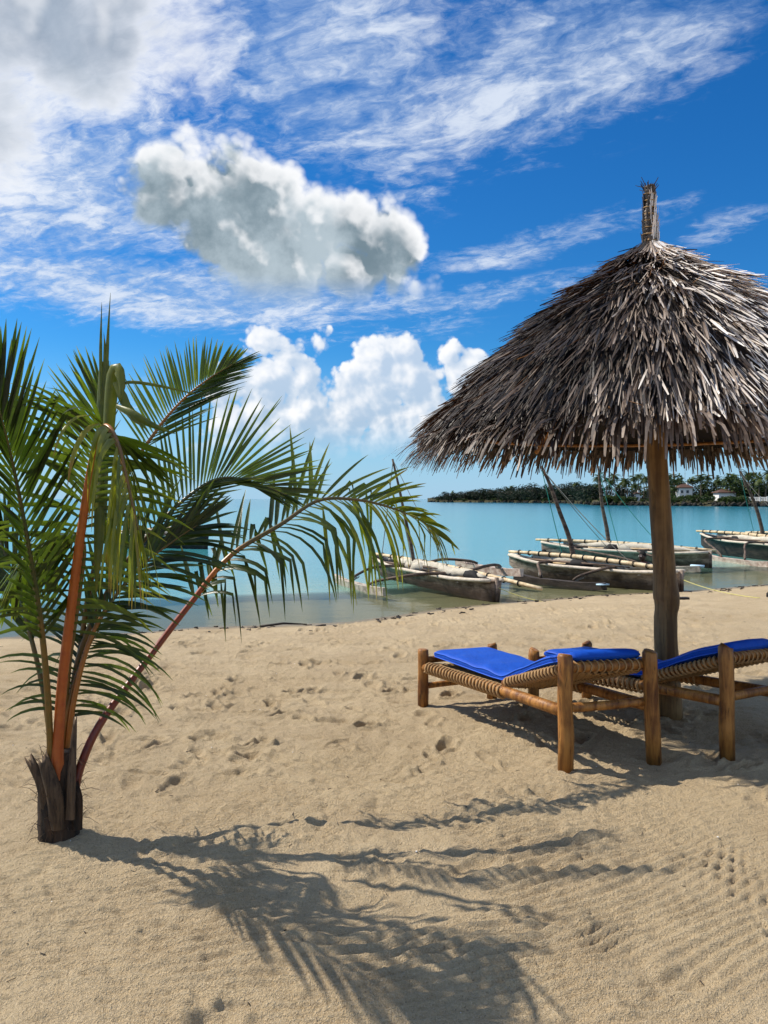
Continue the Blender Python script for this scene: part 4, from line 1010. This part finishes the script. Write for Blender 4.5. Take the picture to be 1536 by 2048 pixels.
# fisher sitting in the canoe beside the umbrella pole
p = px(1291, 1150, 17.9); zs = SEA+.02
J = [(0, 0, .12), (-.02, -.02, .28), (-.06, -.03, .46), (-.08, -.03, .56), (.10, -.02, .47), (.12, -.20, .30), (-.02, -.34, .26), (-.06, -.40, .25), (-.22, -.02, .45), (-.24, -.20, .28), (-.14, -.34, .24), (-.10, -.40, .23), (.12, -.04, .11), (.16, -.40, .30), (.14, -.42, -.02), (.14, -.52, -.05), (-.12, -.04, .11), (-.16, -.40, .30), (-.14, -.42, -.02), (-.14, -.52, -.05)]
J = [(a*.9, b*.55, c*.95) for a, b, c in J]
t, el_ = person('person in a rust-coloured top sitting in a canoe beside the umbrella pole', J, Rr, Ed, (p.x, p.y, zs), None, (-.09, -.05, .645), .10, (-.8, -.5, 0))
el_('shirt', (-.035, -.012, .30), (.19, .155, .235), M['shirt'], 14); el_('shorts', (0, -.07, .10), (.20, .20, .11), M['trousers'], 12)

# ------------------------------------------------------------------ far shore
FS_U = np.array([855, 900, 1000, 1150, 1190, 1300, 1400, 1470, 1536, 1750, 2300]); FS_D = np.array([500, 470, 430, 340, 240, 228, 216, 206, 200, 185, 165.])
def far_pt(u, back=0.0, z=0.0):
    d = float(np.interp(u, FS_U, FS_D))+back; return Vector(((u-768)/FPX*d, d, z))
us = list(np.linspace(855, 2300, 150)); rows = [(-1, -1.2), (1.5, SEA+.35), (4, SEA+1.0), (9, SEA+1.5), (30, SEA+1.8), (90, SEA+2.5), (260, SEA+3), (320, -2)]
LV = np.array([[tuple(far_pt(u, b*(1+.15*math.sin(u*.11))+U(-.4, .4), z+U(-.15, .15)*(0 < j < 5))) for u in us] for j, (b, z) in enumerate(rows)], dtype=np.float32).reshape(-1, 3)
land = grid_mesh('far_shore', LV, len(us), len(rows), M['land']); tag(land, kind='structure')
random.seed(41)
# dark broken bank along the water
mb = MB()
for k in range(420):
    u = U(858, 1560); p = far_pt(u, U(-.5, 4), SEA+U(.0, .7)); r = U(.3, .9)
    mb.tube([p+Vector((-r, U(-.3, .3), -.3)), p+Vector((0, 0, U(.1, .4))), p+Vector((r, U(-.3, .3), -.3))], [r*.4, r*.7, r*.35], 6, .3, wob=.25)
tag(mb.build('bank_rocks', M['rock'], None, smooth=False), 'dark rocks and roots along the far waterline', 'rocks', kind='stuff')
def leaf_cloud(mb, c, r3, n, size, tone=.5):
    c = Vector(c)
    for k in range(n):
        d = Vector((random.gauss(0, 1), random.gauss(0, 1), random.gauss(0, 1))).normalized(); q_ = U(.55, 1.0)
        p = c+Vector((d.x*r3[0], d.y*r3[1], d.z*r3[2]))*q_
        a = Vector((U(-1, 1), U(-1, 1), U(-.6, .6))).normalized()*size*U(.5, 1.1); b = a.cross(Vector((U(-1, 1), U(-1, 1), U(-1, 1)))).normalized()*size*U(.3, .7)
        mb.add([p-a, p+b, p+a, p-b*.8], [(0, 1, 2, 3)], min(1, max(0, tone+random.gauss(0, .2))))
def broad(name, h, w, mat, label_, lo=.35):
    t = thing(name, label_, 'tree', (0, 0, 0)); mb = MB()
    mb.tube(curve([(0, 0, -.3), (.1, 0, h*.3), (-.1, .1, h*.55), (.1, 0, h*.8)], 8), [.22*h/8*(1.2-i*.13) for i in range(8)], 7, .3)
    for k in range(5):
        a = U(0, 6.28); mb.tube([(0, 0, h*U(.35, .55)), (math.cos(a)*w*.25, math.sin(a)*w*.25, h*.65), (math.cos(a)*w*.4, math.sin(a)*w*.4, h*.78)], [.08, .06, .03], 5, .3)
    mb.build('trunk', M['bark'], t); mb = MB()
    for k in range(13):
        a = U(0, 6.28); q_ = U(.1, .42); z = h*U(lo, .90); rr_ = w*U(.14, .28)
        leaf_cloud(mb, (math.cos(a)*w*q_, math.sin(a)*w*q_, z), (rr_, rr_, rr_*.75), 70, .34, U(.3, .7))
    mb.build('crown', mat, t, smooth=False); return t
def palm_far(name, h, lean, nf, label_):
    t = thing(name, label_, 'palm tree', (0, 0, 0)); mb = MB()
    tp = [(0, 0, -.3), (lean*.2, 0, h*.35), (lean*.6, 0, h*.7), (lean, 0, h)]
    mb.tube(curve(tp, 10), [.20-.010*i for i in range(10)], 7, .5); mb.build('trunk', M['bark'], t); mb = MB(); top = Vector((lean, 0, h))
    for k in range(nf):
        a = 2.4*k+U(-.3, .3); el_ = U(-.5, 1.15); L = U(2.0, 3.0); d = Vector((math.cos(a)*math.cos(el_), math.sin(a)*math.cos(el_), math.sin(el_))); p = top.copy(); tn = U(.2, .75)
        side = Vector((-math.sin(a), math.cos(a), 0)); n_ = 9; prev = p
        for i in range(n_):
            d = (d+Vector((0, 0, -.17))).normalized(); nx_ = prev+d*(L/n_); wd = .62*math.sin(math.pi*(.12+.85*(i+.5)/n_))
            for sg in (-1, 1):
                tip = (prev+nx_)/2+side*sg*wd+d*.25+Vector((0, 0, -.30*wd+U(-.06, .06)))
                mb.add([prev, nx_, tip+d*.06, tip-d*.05], [(0, 1, 2, 3)], min(1, max(0, tn+U(-.12, .12))))
            prev = nx_
    mb.build('crown', M['fol_palm'], t, smooth=False); return t
protoB = [broad('broadleaf_tree', 7.0, 6.0, M['fol'], 'x', .22), broad('broadleaf_tree', 6.0, 7.0, M['fol'], 'x', .22)]
protoD = [broad('mangrove_tree', 7.0, 8.0, M['fol_dark'], 'x', .12), broad('mangrove_tree', 6.2, 9.0, M['fol_dark'], 'x', .12), broad('mangrove_tree', 7.6, 7.0, M['fol_dark'], 'x', .12)]
protoP = [palm_far('palm_tree', 8.0, .8, 22, 'x'), palm_far('palm_tree', 7.2, -1.0, 20, 'x'), palm_far('palm_tree', 8.6, .3, 24, 'x')]
ORD = ['first', 'second', 'third', 'fourth', 'fifth', 'sixth', 'seventh', 'eighth', 'ninth', 'tenth', 'eleventh', 'twelfth', 'thirteenth']
used = set()
def plant(protos, u, top_v, back, label, group, sx=1.0):
    k = random.randrange(len(protos)); pr = protos[k]
    t = pr if pr.name not in used else copy_tree(pr); used.add(pr.name)
    p = far_pt(u, back, SEA+1.3+.004*back); h = CAM_H+(HOR-top_v)/FPX*p.y-p.z; h0 = {'broadleaf_tree': 6.3, 'mangrove_tree': 6.5, 'palm_tree': 8.6}[pr.name.split('.')[0]]
    s_ = h/h0*U(.95, 1.05); t.location = p; t.scale = (s_*sx, s_*sx, s_); t.rotation_euler = (0, 0, U(0, 6.28))
    t['label'] = label; t['group'] = group; return t
for k in range(34):
    u = 872+(1185-872)*k/33+U(-4, 4); plant(protoD, u, float(np.interp(u, [870, 900, 1000, 1080, 1190], [992, 986, 979, 975, 972]))+U(-3, 4), U(4, 14), 'dark mangrove tree in the wood on the far left shore', 'dark trees of the far wood', 1.5)
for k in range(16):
    u = 900+(1185-900)*k/15+U(-6, 6); plant(protoD, u, float(np.interp(u, [870, 900, 1000, 1080, 1190], [988, 983, 977, 972, 966]))+U(-2, 3), U(20, 50), 'dark mangrove tree in the wood on the far left shore', 'dark trees of the far wood', 1.3)
for k, (u, v, b) in enumerate(((907, 980, 20), (1012, 974, 22), (1024, 972, 18), (1150, 966, 14))): plant(protoP, u, v, b, ORD[k]+' palm from the left rising above the dark far wood', 'palms above the dark wood')
for k, (u, v) in enumerate(sorted(((1200, 946), (1212, 957), (1224, 961), (1233, 945), (1242, 956), (1256, 951), (1266, 955), (1278, 951), (1288, 956), (1250, 962), (1218, 967), (1272, 963), (1295, 952)))):
    plant(protoP, u, v, U(6, 22), ORD[k]+' palm from the left in the far clump left of the umbrella pole', 'far palms left of the umbrella pole')
for k, (u, v) in enumerate(sorted(((1186, 972), (1210, 975), (1240, 972), (1270, 970), (1295, 968)))): plant(protoB, u, v, U(20, 30), ORD[k]+' broadleaf tree from the left behind the palms left of the umbrella pole', 'far trees left of the umbrella pole', 1.3)
for k, (u, v) in enumerate(sorted(((1402, 950), (1432, 949), (1452, 953), (1415, 956), (1475, 956), (1440, 957), (1385, 957), (1465, 951)))):
    plant(protoP, u, v, U(16, 34), ORD[k]+' palm from the left behind the two white houses', 'palms behind the white houses')
for k, (u, v) in enumerate(sorted(((1500, 946), (1530, 936), (1545, 934), (1518, 950), (1560, 930)))):
    plant(protoP, u, v, U(8, 20), ORD[k]+' tall palm from the left at the right end of the far shore', 'palms at the right picture edge')
for k, (u, v) in enumerate(sorted(((1336, 953), (1349, 960), (1400, 962), (1420, 964), (1445, 962), (1480, 960), (1487, 942), (1505, 957), (1330, 965), (1365, 965), (1462, 965), (1530, 955), (1550, 952)))):
    plant(protoB, u, v, U(14, 40), ORD[k]+' broadleaf tree from the left around the white houses', 'trees around the white houses', 1.25)
# shrubs along the bank
protoS = thing('shrub', 'x', 'shrub', (0, 0, 0)); mb = MB(); mb.tube([(0, 0, -.2), (.05, 0, .5), (0, .1, .9)], [.06, .05, .03], 5); mb.build('stem', M['bark'], protoS); mb = MB()
for k in range(6): leaf_cloud(mb, (U(-.9, .9), U(-.6, .6), U(.3, 1.1)), (.6, .6, .45), 60, .22, U(.3, .8))
mb.build('foliage', M['fol'], protoS, smooth=False)
first = True
for k in range(62):
    u = U(1180, 1500) if k < 46 else U(870, 1180); t = protoS if first else copy_tree(protoS); first = False
    p = far_pt(u, U(1, 7), SEA+U(.5, 1.1)); t.location = p; s_ = U(.8, 1.5); t.scale = (s_*1.2, s_, s_); t.rotation_euler = (0, 0, U(0, 6.3)); t['label'] = 'low green shrub on the bank of the far shore'; t['group'] = 'shrubs along the far bank'
# undergrowth that fills the wood between the trunks
mb = MB()
for k in range(150):
    u = U(872, 1190); hh = float(np.interp(u, [870, 920, 1190], [3.2, 5.6, 5.4])); p = far_pt(u, U(6, 26), SEA+1+hh*U(.1, .7)); leaf_cloud(mb, p, (4.2, 3, hh*.30), 46, .75, U(.1, .5))
for k in range(110):
    u = U(1188, 1345) if k < 50 else U(1395, 1570); p = far_pt(u, U(18, 40), SEA+1.5+U(.3, 3.4)); leaf_cloud(mb, p, (2.2, 2, 1.2), 40, .5, U(.2, .6))
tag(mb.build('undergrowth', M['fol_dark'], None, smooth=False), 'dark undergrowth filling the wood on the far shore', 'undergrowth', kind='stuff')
# white two-storey house
def house(u0, u1, v0, v1, back, label, roof_h, windows):
    a, b = far_pt(u0, back), far_pt(u1, back); d = (a.y+b.y)/2; zt = CAM_H+(HOR-v0)/FPX*d; zb = SEA+1.0; w = b.x-a.x; dp_ = w*.8
    t = thing('white_house', label, 'house', ((a.x+b.x)/2, d+dp_/2, zb))
    c = Vector(((a.x+b.x)/2, d+dp_/2, (zt+zb)/2)); mb = MB(); mb.box(c, (w, dp_, zt-zb)); mb.build('wall', M['white_wall'], t, smooth=False)
    e = .45; mb = MB(); z = zt; vv = [Vector((c.x+sx*(w/2+e), c.y+sy*(dp_/2+e), z)) for sx, sy in ((-1, -1), (1, -1), (1, 1), (-1, 1))]; vv += [v_+Vector((0, 0, .18)) for v_ in vv]
    vv += [Vector((c.x-w*.22, c.y, z+roof_h)), Vector((c.x+w*.22, c.y, z+roof_h))]
    mb.add(vv, [(3, 2, 1, 0), (0, 1, 5, 4), (1, 2, 6, 5), (2, 3, 7, 6), (3, 0, 4, 7), (4, 5, 9, 8), (5, 6, 9), (6, 7, 8, 9), (7, 4, 8)]); rf = mb.build('roof', M['roof_brown'], t, smooth=False)
    mb = MB(); mb.box((c.x+w*.25, c.y-.2, z+roof_h*.9), (.5, .5, 1.0)); mb.build('chimney', M['white_wall'], rf, smooth=False)
    for (fx, fz, ww, hh) in windows:
        mb = MB(); p = Vector((a.x+w*fx, d, zb+(zt-zb)*fz)); mb.box(p+Vector((0, -.02, 0)), (ww, .10, hh)); wn = mb.build('window', M['window'], t, smooth=False)
        mb = MB()
        for q_ in (-.5, .5): mb.box(p+Vector((q_*(ww+.1), -.05, 0)), (.1, .12, hh+.2)); mb.box(p+Vector((0, -.05, q_*(hh+.1))), (ww, .12, .1))
        mb.build('frame', M['white_wall'], wn, smooth=False)
house(1353, 1391, 976, 1000, 14, 'white two-storey house with a brown hipped roof on the far shore', 1.3, ((.2, .74, .8, .9), (.62, .74, .8, .9), (.3, .28, .9, 1.1), (.75, .28, .9, 1.1)))
house(1427, 1484, 986, 1001, 14, 'low white house with a long brown roof on the far shore', 1.1, ((.2, .5, .8, .8), (.5, .5, .8, .8), (.8, .5, .8, .8)))
house(1270, 1281, 988, 1001, 8, 'tiny white hut among the palms left of the umbrella pole', .7, ((.5, .5, .5, .6),))
def fence(u0, u1, n, back, label):
    a, b = far_pt(u0, back, SEA+1.45), far_pt(u1, back, SEA+1.45); t = thing('white_fence', label, 'fence', (a+b)/2, 'white baluster fences on the far shore')
    for k in range(n):
        p = a.lerp(b, k/(n-1)); mb = MB(); big = k % 5 == 0; mb.box(p+Vector((0, 0, .55)), (.34 if big else .15, .22, 1.4 if big else 1.0)); mb.build('post', M['white_wall'], t, smooth=False)
    for z in (.12, 1.0):
        mb = MB(); mb.box((a+b)/2+Vector((0, 0, z)), ((b-a).length, .16, .14), (b-a).to_track_quat('X', 'Z').to_matrix()); mb.build('rail', M['white_wall'], t, smooth=False)
fence(1340, 1424, 31, 9, 'white baluster fence in front of the two-storey house')
fence(1450, 1580, 46, 6, 'white baluster fence in front of the low house')
p = far_pt(1370, 40, SEA+1.5); mb = MB(); mb.tube([p, p+Vector((0, 0, 11))], [.09, .04], 5)
for z in (7, 9, 10.3): mb.box(p+Vector((0, 0, z)), (.7, .05, .05))
tag(mb.build('radio_mast', M['greyrope'], None), 'thin radio mast rising behind the two-storey house', 'mast')
# islets on the horizon
for u0, u1, hpx, lab in ((553, 608, 5, 'longer low wooded islet on the horizon'), (622, 640, 4, 'shorter low wooded islet on the horizon')):
    d = 2600.; x0, x1 = (u0-768)/FPX*d, (u1-768)/FPX*d; t = thing('islet', lab, 'islet', ((x0+x1)/2, d, SEA)); mb = MB(); n_ = 24
    pts = [Vector((x0+(x1-x0)*i/n_, d, SEA+.5)) for i in range(n_+1)]; mb.tube(pts, [1.2+(hpx*.3/FPX*d)*math.sin(math.pi*i/n_) for i in range(n_+1)], 8, .3, wob=.3); mb.build('rock', M['rock'], t)
    mb = MB()
    for k in range(40):
        a = random.betavariate(2.2, 1.6); hh = hpx/FPX*d*U(.45, 1)*math.sin(math.pi*a)**.6; leaf_cloud(mb, (x0+(x1-x0)*a, d+U(-8, 8), SEA+hh*.55), (5, 5, hh*.5), 24, 2.0, .4)
    mb.build('trees', M['fol_dark'], t, smooth=False)
